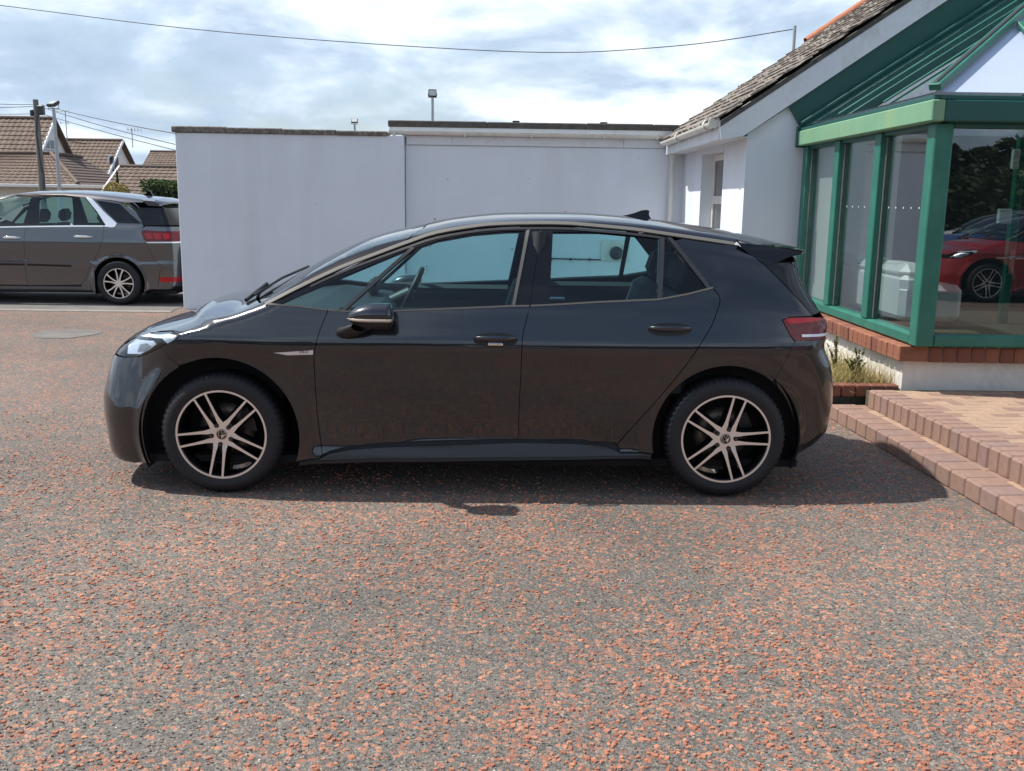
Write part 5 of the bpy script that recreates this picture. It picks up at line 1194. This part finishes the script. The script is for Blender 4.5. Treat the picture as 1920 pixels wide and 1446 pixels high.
    def x_at_r(y, z): return float(B.solve(np.array([[B.span[2], -y, z]]), np.array([[1., 0, 0]]), 1.5, 0)[0][0])
    YR = .68
    rx = [(x_at_r(YR, z), z) for z in (1.0, .965, .92, .886)]
    tlp = [tl[6], tl[0], tl[1], (3.22, 1.012)]+rx+[tl[5]]
    ts = K.side('tail_light', tlp, M['dark_red'], offset=.002, ins=.002, step=.02)
    K.side('tail_lamp_bar', [(3.075, .992), (3.09, 1.003), (3.22, 1.006), (x_at_r(YR, .99)-.005, .992), (3.23, .982), (3.10, .972)], M['red_lens'], parent=ts, offset=.004, ins=.001, step=.015, skirt=.004)
    K.side('reversing_lamp', [(3.17, .902), (3.168, .918), (x_at_r(YR, .915)-.006, .920), (x_at_r(YR, .905)-.006, .903)], M['lamp_white'], parent=ts, offset=.004, ins=.001, step=.015, skirt=.004)
    rb = [(x_at_r(YR, z), z) for z in np.linspace(.884, .17, 18)]
    rbp = [rbs[0], (3.14, .884)]+rb+[(3.20, .205), (3.155, .235)]+[p for p in arcR if p[0] > rbs[2][0]+.001][::-1]+rbs[1:3][::-1]
    rface = [(-YR, z) for z in np.linspace(.17, .884, 12)]+[(YR, z) for z in np.linspace(.884, .17, 12)]
    K.one('rear_bumper', [(rbp, 'y', dict(ins=0)), (rface, 'x+', dict(ins=0, step=.05))], P)
    K.one('diffuser', [([(-.66, .176), (-.66, .30), (-.5, .34), (.5, .34), (.66, .30), (.66, .176)], 'x+', dict(offset=.006, step=.05))], M['black_plastic'])
    tg = [(-YR, .888), (-YR, 1.0), (-.60, 1.015), (.60, 1.015), (YR, 1.0), (YR, .888)]
    K.one('tailgate', [(tg, 'x+', dict(step=.05))], M['gloss_black'])
    gz = [(2.85, 1.372), (2.95, 1.365), (3.03, 1.345), (3.09, 1.31)]
    gx = [(x_at_r(.66, z), z) for z in (1.30, 1.26, 1.20, 1.14, 1.08, 1.03)]
    wedge = q+[(3.24, 1.019)]+gx[::-1]+[(3.06, 1.335), (2.95, 1.362), (2.86, 1.378)]
    K.side('tailgate_side', wedge, M['gloss_black'], ins=.002)
    rw = [(-.66, 1.018), (-.655, 1.30), (-.4, 1.33), (.4, 1.33), (.655, 1.30), (.66, 1.018)]
    K.one('rear_window', [(rw, 'x+', dict(step=.05, offset=-.002))], M['gloss_black'])
    # roof spoiler
    sp = MB(); ys = np.linspace(-.672, .672, 29); V = []; nr = 0
    for y in ys:
        tip = 3.300-.115*(abs(y)/.672)**3; x0 = 2.835+.04*(1-(abs(y)/.672)**2)
        def zt(x): return float(B.hz(np.array([x]))[0]-(.125+(.075-.125)*min(1, max(0, (x-2.84)/.36)))*y*y)-.001
        drop = 0; sd_ = (abs(y)/.672)**10
        xs = np.linspace(x0, tip, 7); row = [(x, y, zt(x)-.004-drop*(1-(x-x0)/(tip-x0))+.012*((x-x0)/(tip-x0))**2) for x in xs]
        zl = row[-1][2]; row += [(tip+.003, y, zl-.010), (tip-.006, y, zl-.02), (tip-.08, y*(1+.02*sd_), zl-.03-.008*sd_), (2.99, y*(1+.04*sd_), (zt(2.99)-.05)*(1-sd_)+1.272*sd_), (x0+.015, y*(1+.01*sd_), row[0][2]-.03)]
        V += row; nr = len(row)
    Fq = [(i*nr+k, (i+1)*nr+k, (i+1)*nr+k+1, i*nr+k+1) for i in range(len(ys)-1) for k in range(nr-1)]
    sp.add(V, [f[::-1] for f in Fq], 0, True); sp.add(V[:nr], [tuple(range(nr))], 0); sp.add(V[-nr:], [tuple(range(nr))[::-1]], 0)
    sp.build('spoiler', M['gloss_black'], root)
    # sills
    sill = [(.425, .19)]+[(.8264, .2065), (1.7391, .2266), (2.36, .2345), (2.362, .25), (2.195, .246), (2.18, .256), (2.0873, .290), (1.945, .2985), (1.623, .3015), (.99, .275), (.6995, .252), (.585, .229), (.53, .202)]
    K.side('sill', sill, M['sill_plastic'], offset=.006, ins=.001, skirt=.03)
    K.side('sill_lip', [(.42, .172), (.8264, .190), (1.7391, .211), (2.365, .222), (2.36, .2345), (1.7391, .2266), (.8264, .2065), (.425, .19)], M['black_plastic'], offset=.010, ins=.0005, skirt=.02)
    # handles
    for key, ds in (('handlef', fds), ('handler', rds)):
        a = CAR[key]; cx = (a[0][0]+a[1][0])/2; cz = (a[2][2]+a[3][2])/2; rx_ = (a[1][0]-a[0][0])/2; rz = (a[2][2]-a[3][2])/2; yy = min(p[1] for p in a)
        el = [(cx+rx_*math.cos(t)*(1 if abs(math.cos(t)) < .999 else 1), cz+rz*math.copysign(abs(math.sin(t))**.8, math.sin(t))) for t in np.linspace(0, 2*math.pi, 28, endpoint=False)]
        hp = K.side('handle_cup', el, M['cup'], parent=ds, offset=.002, ins=0, step=.02, skirt=.002)
        for s, d in ((1, ds[0]), (-1, ds[1])):
            h = MB(); nseg = 16; V = []; m = 10
            for i in range(nseg+1):
                t = -1+2*i/nseg; x = cx+t*rx_*.98; w = (1-abs(t)**3.2)**.6; ww = .003+.0125*w; yb = yy+.012-.034*max(w, .05)
                for k in range(m):
                    an = 2*math.pi*k/m; V.append((x, s*(yb+.008*math.cos(an)*(.4+.6*w)), cz+.010+ww*math.sin(an)))
            Fh = [(i*m+k, i*m+(k+1) % m, (i+1)*m+(k+1) % m, (i+1)*m+k) for i in range(nseg) for k in range(m)]
            h.add(V, Fh if s > 0 else [f[::-1] for f in Fh], 0, True); h.build('door_handle', M['paint'], d)
            if key == 'handler': continue
            ci = MB(); ci.box((cx-rx_*.32, s*yy-.012, cz-rz*.86), (cx+rx_*.34, s*yy+.006, cz-rz*.42), .004); ci.build('handle_insert', M['chrome'], d)
    # badge with print on the fender
    b = xz('badge'); bp = [(.305, .796), (.3285, .7975), (.517, .813), (.516, .789), (.378, .784)]
    bo = K.side('badge', bp, M['white_print'], offset=.003, ins=0, step=.02, skirt=.004)
    text_obj('badge_text', 'PRO', .020, M['ink'], bo[0], (.468, -.9098, .8015), (math.radians(90), math.radians(-4), 0), spacing=1.35)
    text_obj('badge_text', 'PRO', .020, M['ink'], bo[1], (.468, .9098, .8015), (math.radians(90), math.radians(4), math.pi), spacing=1.35)
    # mirrors
    for s, d in ((1, fds[0]), (-1, fds[1])):
        def cap(z0, z1, nx=16, nk=20):
            V = []; x0, x1 = .722, .955; cy = -1.005; czm = 1.008
            for i in range(nx+1):
                t = i/nx; x = x0+(x1-x0)*t
                r = max(.02, (1-(1-min(t/.62, 1))**2.1)**.62) if t < .62 else (1 if t < .93 else (1-((t-.93)/.07)**2*.35))
                ry = .085*(.45+.55*r); rz_ = .073*r
                for k in range(nk):
                    a = 2*math.pi*k/nk; zz_ = czm+rz_*math.copysign(abs(math.sin(a))**.85, math.sin(a))*(1.0 if math.sin(a) > 0 else .86)
                    V.append((x, s*(cy+ry*math.copysign(abs(math.cos(a))**.85, math.cos(a))), min(max(zz_, z0), z1)))
            Fm = [(i*nk+k, i*nk+(k+1) % nk, (i+1)*nk+(k+1) % nk, (i+1)*nk+k) for i in range(nx) for k in range(nk)]
            Fm += [tuple(nx*nk+k for k in range(nk)), tuple(range(nk))[::-1]]
            return V, (Fm if s > 0 else [f[::-1] for f in Fm])
        mm = MB(); v, f = cap(1.006, 2); mm.add(v, f, 0, True); mir = mm.build('mirror', M['paint'], d)
        m2 = MB(); v, f = cap(0, .988); m2.add(v, f, 0, True)
        V = []
        for (x, z, y, rx2, rz2) in ((.67, .905, -.86, .045, .035), (.70, .91, -.92, .055, .032), (.74, .93, -.975, .06, .03), (.79, .955, -1.0, .055, .025)):
            for k in range(12):
                a = 2*math.pi*k/12; V.append((x+rx2*math.cos(a), s*y, z+rz2*math.sin(a)))
        Fs = [(i*12+k, i*12+(k+1) % 12, (i+1)*12+(k+1) % 12, (i+1)*12+k) for i in range(3) for k in range(12)]
        m2.add(V, Fs if s < 0 else [q_[::-1] for q_ in Fs], 0, True)
        m2.build('mirror_foot', M['black_plastic'], d)
        m3 = MB(); v, f = cap(.989, 1.0055); v = [(x+(.001 if x > .9 else -.001), y*1.0012, z) for x, y, z in v]; m3.add(v, f, 0, True); m3.build('mirror_indicator', M['amber'], d)
    # aerial fin
    fin = MB(); fp = [(2.25, 0), (2.30, .012), (2.35, .030), (2.385, .047), (2.415, .054), (2.435, .050), (2.430, .035), (2.432, .02), (2.445, 0)]
    V = []; zr = lambda x: float(B.hz(np.array([x]))[0])-.004
    fin_b = [(x+.012, z) for x, z in fp]
    for sgn_, th in ((-1, 1), (1, 1)):
        for x, z in fp: V.append((x, sgn_*(.028*(1-z/.075)), zr(x)+z))
    n = len(fp); fin.add(V, [(i, i+1, n+i+1, n+i) for i in range(n-1)]+[tuple(range(n))[::-1], tuple(range(n, 2*n))], 0, False)
    fin.build('aerial_fin', M['gloss_black'], root)
    # wiper
    wp = MB(); wp.tube([(.12, -.55, z_at(.13, -.55)+.015), (.20, -.15, z_at(.20, -.15)+.022), (.28, .25, z_at(.28, .25)+.025)], .008, 6)
    wp.tube([(.09, -.60, z_at(.10, -.60)+.01), (.15, -.35, z_at(.15, -.35)+.035)], .012, 6); wp.build('wiper', M['black_plastic'], root)
    # cabin
    def seat(cy, x, rear=False):
        s = MB(); w = .25 if not rear else .30
        R_ = Matrix.Translation((x, cy, .52)) @ Matrix.Rotation(math.radians(18), 4, 'Y')
        s.box((-.26, -w, -.18), (.26, w, 0), .05, M=Matrix.Translation((x-.22, cy, .58)))
        s.box((-.07, -w+.01, 0), (.07, w-.01, .62), .05, M=R_)
        s.box((-.05, -.13, .64), (.055, .13, .84), .05, M=R_)
        return s.build('rear_seat' if rear else 'front_seat', M['seat'], root)
    for cy in (-.38, .38): seat(cy, 1.50)
    for cy in (-.40, .0, .40): seat(cy, 2.33, True)
    da = MB(); da.prism([(.25, .70), (.25, 1.00), (.45, 1.02), (.78, .985), (.84, .93), (.80, .70)], 1, -.76, .76); da.box((.66, .22, 1.0), (.72, .52, 1.10), .02); da.build('dashboard', M['cabin'], root)
    sw = MB(); c = Vector((.93, .37, 1.00)); ax = Vector((-.9, 0, .42)).normalized(); u = Vector((0, 1, 0)); w_ = ax.cross(u)
    sw.tube([c+(u*math.cos(t)+w_*math.sin(t))*.18 for t in np.linspace(0, 2*math.pi, 33)], .016, 8, caps=False); sw.tube([c+u*.17, c-u*.17], .018, 6); sw.tube([c, c-ax*-.0+Vector((-.15, 0, -.07))], .05, 8)
    sw.build('steering_wheel', M['black_plastic'], root)
    for s in (-1, 1):
        dc = MB(); dc.box((.62, s*.76-.03, .55), (1.60, s*.76+.03, 1.03), .025); dc.box((1.72, s*.76-.03, .55), (2.55, s*.76+.03, 1.06), .025)
        dc.build('door_lining', M['cabin'], root)
        ph = MB(); ph.box((1.86, s*.72-.03, .93), (1.98, s*.72+.03, .955), .01); ph.build('door_pull', M['lamp_silver'], root)
        bp_ = MB(); bp_.tube([(1.70, s*.78, .98), (1.73, s*.655, 1.44)], .045, 8); bp_.build('door_pillar', M['cabin'], root)
    wm = wheel_meshes(.338, .215, .252, 'twin')
    for (x, z, a) in ((0, .336, -27), (2.77, .338, 2)):
        put_wheel(wm, root, x, -.785, z, a); put_wheel(wm, root, x, .785, z, a, True)
    return root, wm
# ------------------------------------------------------------------ the parked people carrier
MPV.span = (4.6, 1.2, 1.6)
def build_mpv():
    B = MPV; root = empty('people_carrier', (-4.075, 9.19, 0)); K = CarKit(B, root); P = M['mpv_paint']
    def m(k): return [(p[0], p[2]) for p in MPVD[k]]
    def x_r(y, z): return float(B.solve(np.array([[1.6, -y, z]]), np.array([[1., 0, 0]]), 1.2, 0)[0][0])
    def x_f(y, z): return float(B.solve(np.array([[-2., -y, z]]), np.array([[-1., 0, 0]]), 2.4, 0)[0][0])
    def z_at(x, y): return float(B.solve(np.array([[x, y, 0.]]), np.array([[0, 0, 1.]]), 2.2, .45)[0][2])
    aR = arc((0, .325), .382, 205, -20, 26); aF = arc((-2.785, .325), .382, 200, -20, 26)
    inner = [(-3.45, .22)]+aF+[(-2.42, .2), (-.36, .2)]+aR+[(.7, .3), (.85, .5), (.85, 1.08), (-2.0, 1.08), (-2.7, .95), (-3.4, .8)]
    K.side('inner_shell', inner, M['cabin'], offset=-.022, skirt=0, step=.07, ins=0)
    fl = MB(); fl.box((-3.4, -.78, .17), (.8, .78, .22))
    for cx in (0, -2.785):
        for s in (-1, 1): fl.lathe([(.40, s*.86), (.41, s*.6), (.05, s*.6)], 30, c=(cx, 0, .325), a0=math.radians(-25), a1=math.radians(205))
    fl.build('underbody', M['under'], root)
    zb = .285; bs = m('bshut'); 
    belt = lambda x: float(np.interp(x, [-2.4, -1.677, -.972, -.173, .4], [1.09, 1.118, 1.141, 1.157, 1.165]))
    fsh = [(-2.20, belt(-2.20)), (-2.27, .9), (-2.28, .7), (-2.24, .5), (-2.18, zb)]
    fd = K.side('front_door', fsh+[(-1.348, .28)]+bs[2:][::-1][1:]+[(-1.289, belt(-1.289)), (-1.7, belt(-1.7))], P, step=.04)
    dr = m('doorrear'); rdp = bs[2:]+[(-1.04, .283), (-.73, .291)]+dr[::-1]+[(-.55, belt(-.55)), (-.97, belt(-.97))]
    rd = K.side('rear_door', rdp, P, step=.04)
    fn = [(-2.20, belt(-2.2)), (-2.27, .9), (-2.28, .7), (-2.24, .5), (-2.20, .24), (-2.425, .205)]+[p for p in aF[::-1] if p[0] > -3.10]+[(-3.15, .62), (-3.3, .80), (-3.0, z_at(-3.0, -.74)), (-2.7, z_at(-2.7, -.78)), (-2.45, z_at(-2.45, -.83)-.01)]
    K.side('front_fender', fn, P, step=.05)
    fb = [(x_f(.66, z), z) for z in np.linspace(.2, .78, 8)]
    face = [(-.66, z) for z in np.linspace(.2, .78, 6)]+[(.66, z) for z in np.linspace(.78, .2, 6)]
    K.one('front_bumper', [([(-3.3, .79), (-3.15, .615)]+[p for p in aF[::-1] if p[0] < -3.12]+[(-3.2, .2)]+fb, 'y', dict(ins=0, step=.05)), (face, 'x-', dict(ins=0, step=.08))], P)
    hood = [(-3.36, 0), (-3.34, -.4), (-3.22, -.70), (-3.0, -.735), (-2.7, -.775), (-2.47, -.80), (-2.55, -.5), (-2.62, 0)]; hood += [(x, -y) for x, y in hood[::-1][1:-1]]
    K.one('bonnet', [(hood, 'z', dict(step=.08))], P)
    ws = [(-2.60, 0), (-2.53, -.5), (-2.44, -.79), (-2.1, -.735), (-1.8, -.69), (-1.70, -.4), (-1.68, 0)]; ws += [(x, -y) for x, y in ws[::-1][1:-1]]
    K.one('windscreen', [(ws, 'z', dict(step=.08))], M['wind_glass'])
    tz = [(-2.44, z_at(-2.44, -.795)), (-2.1, z_at(-2.1, -.74)), (-1.8, z_at(-1.8, -.695)), (-1.5, 1.60), (-1.225, 1.618), (-.8, 1.615), (-.477, 1.572)]
    rf = [(-1.67, 0), (-1.69, -.4), (-1.785, -.685), (-1.5, -.645), (-1.225, -.635), (-.8, -.650), (-.48, -.69), (-.37, -.712), (-.1, -.715), (.10, -.73), (.34, -.70), (.42, -.55), (.44, 0)]; rf += [(x, -y) for x, y in rf[::-1][1:-1]]
    K.one('roof', [(rf, 'z', dict(step=.06))], P)
    gF = [(-2.33, belt(-2.33)+.04), (-2.05, 1.35), (-1.72, 1.545), (-1.506, 1.576), (-1.271, 1.575), (-1.309, 1.346), (-1.349, 1.159), (-1.677, 1.15)]
    frame = [(-2.42, belt(-2.42)-.0)]+[(x, z-.02) for x, z in tz[1:]]+[(-.284, 1.36), (-.146, 1.171), (-.17, 1.15), (-.55, 1.148), (-.97, 1.137), (-1.289, 1.128), (-1.677, 1.115)]
    K.side('window_frame', frame, M['gloss_black'], parent=rd, offset=-.004, step=.04, ins=.001, holes=[gF, m('glassR')], skirt=.02)
    K.side('window', gF, M['car_glass'], parent=fd, offset=-.008, ins=-.004, skirt=0, step=.05); K.side('window', m('glassR'), M['car_glass'], parent=rd, offset=-.008, ins=-.004, skirt=0, step=.05)
    K.side('belt_trim', band([(-2.3, belt(-2.3)), (-1.677, 1.122), (-1.289, 1.134), (-.972, 1.142), (-.549, 1.153), (-.18, 1.157)], .018), M['chrome'], offset=.004, ins=0, step=.03, skirt=.01)
    K.side('roof_trim', band([(-2.1, tz[1][1]), (-1.8, tz[2][1]), (-1.5, 1.592), (-1.225, 1.606), (-.8, 1.603), (-.477, 1.566)], .018), M['dark_trim'], offset=.003, ins=0, step=.03, skirt=.008)
    K.side('pillar_trim', m('silver'), M['lamp_silver'], offset=.006, ins=0, step=.02, skirt=.01)
    q_ = m('glassQ'); K.side('quarter_window', q_, M['dark_glass'], offset=.001, ins=0, step=.03, skirt=0)
    tg = m('tailgate'); xr0 = [(x_r(.62, z), z) for z in (1.155, 1.05, .95, .85, .75, .65, .56)]
    qp = [(-.36, 1.548), (.03, 1.50), (.10, 1.455), (.25, 1.38), (.40, 1.165)]+tg[1:5]+[(.60, .50), (.56, .30), (.40, .22)]+[p for p in aR[::-1] if p[0] > -.35]+[(-.40, .20), (-.56, .25)]+dr[::-1]+[(-.055, 1.139), (-.013, 1.149), (.012, 1.196), (-.19, 1.366)]
    K.side('rear_quarter', qp, P, step=.04)
    tp = tg[1:5]+[(.754, .536), (x_r(.62, .545), .545)]+xr0[::-1][1:]+[(.43, 1.162)]
    tface = [(-.62, z) for z in np.linspace(.545, 1.155, 8)]+[(.62, z) for z in np.linspace(1.155, .545, 8)]
    K.one('tailgate', [(tp, 'y', dict(step=.04)), (tface, 'x+', dict(step=.06, ins=0))], P)
    xg = [(x_r(.60, z), z) for z in (1.42, 1.36, 1.30, 1.24, 1.19)]
    gs = [(.40, 1.172), (.25, 1.388), (.30, 1.43)]+xg
    gface = [(-.6, 1.17), (-.6, 1.44), (.6, 1.44), (.6, 1.17)]
    K.one('rear_window', [(gs, 'y', dict(step=.04, offset=.0)), (gface, 'x+', dict(step=.06, ins=0))], M['gloss_black'])
    sp = MB(); V = []; ys = np.linspace(-.66, .66, 15)
    for y in ys:
        tip = .72-.14*(abs(y)/.66)**3; zz = z_at(.33, y)
        V += [(.32, y, zz+.004), (.5, y, zz-.01), (tip, y, zz-.055), (tip, y, zz-.08), (.42, y, zz-.075)]
    sp.add(V, [(i*5+k_, i*5+k_+1, i*5+k_+6, i*5+k_+5) for i in range(14) for k_ in range(4)], 0, False); sp.add(V[:5], [(0, 1, 2, 3, 4)]); sp.add(V[-5:], [(4, 3, 2, 1, 0)]); sp.build('spoiler', P, root)
    bp = tg[4:6]+[(x_r(.62, .54), .54)]+[(x_r(.62, z), z) for z in (.45, .38, .30, .25)]+[(.55, .24), (.42, .24), (.565, .30), (.605, .5)]
    bface = [(-.62, z) for z in np.linspace(.25, .54, 5)]+[(.62, z) for z in np.linspace(.54, .25, 5)]
    K.one('rear_bumper', [(bp, 'y', dict(ins=0, step=.04)), (bface, 'x+', dict(ins=0, step=.06))], P)
    t_ = [(.361, 1.077), (.4, 1.108), (.62, 1.095), (x_r(.64, 1.085), 1.085), (x_r(.64, .96), .96), (.434, .938), (.399, .972)]
    ts = K.side('tail_light', t_, M['dark_red'], offset=.004, ins=.001, step=.025)
    K.side('lamp_strip', [(.43, .936), (x_r(.64, .95)-.01, .950), (x_r(.64, .93)-.01, .932), (.45, .918)], M['lamp_silver'], parent=ts, offset=.004, ins=0, step=.025)
    for a0, a1 in ((.415, .52), (.535, .645), (.66, .76)): K.side('lamp_core', [(a0, 1.065), (a1-.01, 1.062), (a1+.015, .985), (a0+.035, .975)], M['red_lens'], parent=ts, offset=.006, ins=0, step=.025, skirt=.004)
    K.side('rear_reflector', [(.59, .42), (x_r(.66, .43)-.01, .43), (x_r(.66, .36)-.02, .36), (.60, .345)], M['red_lens'], offset=.004, ins=.001, step=.025)
    K.side('sill', [(-2.42, .19), (-.37, .20), (-.40, .235), (-.56, .268), (-1.35, .265), (-2.18, .262), (-2.3, .22)], P, offset=.004, ins=.001, step=.05)
    K.side('door_moulding', band([(-2.2, .585), (-1.36, .584)], .03), M['gloss_black'], parent=fd, offset=.003, ins=0, step=.04); K.side('door_moulding', band([(-1.32, .584), (-.674, .572)], .03), M['gloss_black'], parent=rd, offset=.003, ins=0, step=.04)
    for k_, d in (('handle', rd), ('handle1', fd)):
        a = MPVD[k_]; x0, x1 = a[0][0], a[1][0]; zc = a[0][2]
        for s, dd in ((-1, d[0]), (1, d[1])):
            h = MB(); n = 9; V = []
            for i in range(n):
                t = -1+2*i/(n-1); x = (x0+x1)/2+t*(x1-x0)/2; w_ = (1-t**4)**.5
                for j in range(8): an = 2*math.pi*j/8; V.append((x, s*(.905+.018*w_+.012*math.cos(an)*w_), zc+.006+(.004+.018*w_)*math.sin(an)))
            h.add(V, [(i*8+j, i*8+(j+1) % 8, (i+1)*8+(j+1) % 8, (i+1)*8+j) for i in range(n-1) for j in range(8)], 0, True); h.build('door_handle', M['chrome'], dd)
    af = MB(); af.prism([(.10, z_at(.10, 0)-.01), (.16, z_at(.16, 0)+.02), (.20, z_at(.2, 0)+.075), (.235, z_at(.235, 0)+.07), (.27, z_at(.27, 0)-.01)], 1, -.02, .02); af.build('aerial_fin', M['gloss_black'], root)
    for cy in (-.36, .36):
        for x in (-1.45, -.55):
            s = MB(); Rm = Matrix.Translation((x, cy, .55)) @ Matrix.Rotation(math.radians(14), 4, 'Y'); s.box((-.45, -.25, -.05), (.05, .25, .1), .05, M=Matrix.Translation((x, cy, .5))); s.box((-.07, -.24, 0), (.07, .24, .64), .06, M=Rm); s.box((-.06, -.15, .66), (.06, .15, .86), .055, M=Rm); s.build('seat', M['seat'], root)
    d = MB(); d.box((-2.5, -.75, .6), (-2.05, .75, 1.06), .08); d.build('dashboard', M['cabin'], root)
    wm = wheel_meshes(.326, .21, .225, 'five')
    for x, a in ((0, 8), (-2.785, 30)):
        put_wheel(wm, root, x, -.80, .324, a); put_wheel(wm, root, x, .80, .324, a, True)
    return root

hero, hero_wheels = build_hero()
tag(hero, 'dark grey five door electric hatchback parked side on in the foreground', 'car')
mpv = build_mpv()
tag(mpv, 'brownish grey people carrier with chrome window trim parked beyond the white wall', 'car')
def other(paint_, x, y, rz, label):
    c = copy_tree(hero, None, {'grey_paint': M[paint_], 'gloss_black': M['gloss_black']}); c.location = (x, y, 0); c.rotation_euler = (0, 0, math.radians(rz)); c.name = 'parked_car'
    tag(c, label, 'car', 'other cars parked around the car park'); return c
other('white_paint', -4.6, 12.6, 0, 'white car almost hidden behind the tail of the people carrier')
other('red_paint', 9.55, -9.1, 0, 'bright red hatchback mirrored in the front pane of the glass showroom')
other('blue_paint', 10.9, -12.6, 4, 'blue car behind the red hatchback, mirrored in the showroom glass')
other('white_paint', 12.6, -16.2, -6, 'white car behind the blue one, mirrored in the showroom glass')
other('silver_paint', -6.5, -15.5, 80, 'silver car of the row across the car park, mirrored in the grey hatchback door')
other('black_paint', -2.0, -16.2, 95, 'black car of the row across the car park, mirrored in the grey hatchback door')
other('white_paint', 1.6, -15.8, 86, 'white car of the row across the car park, mirrored in the grey hatchback door')
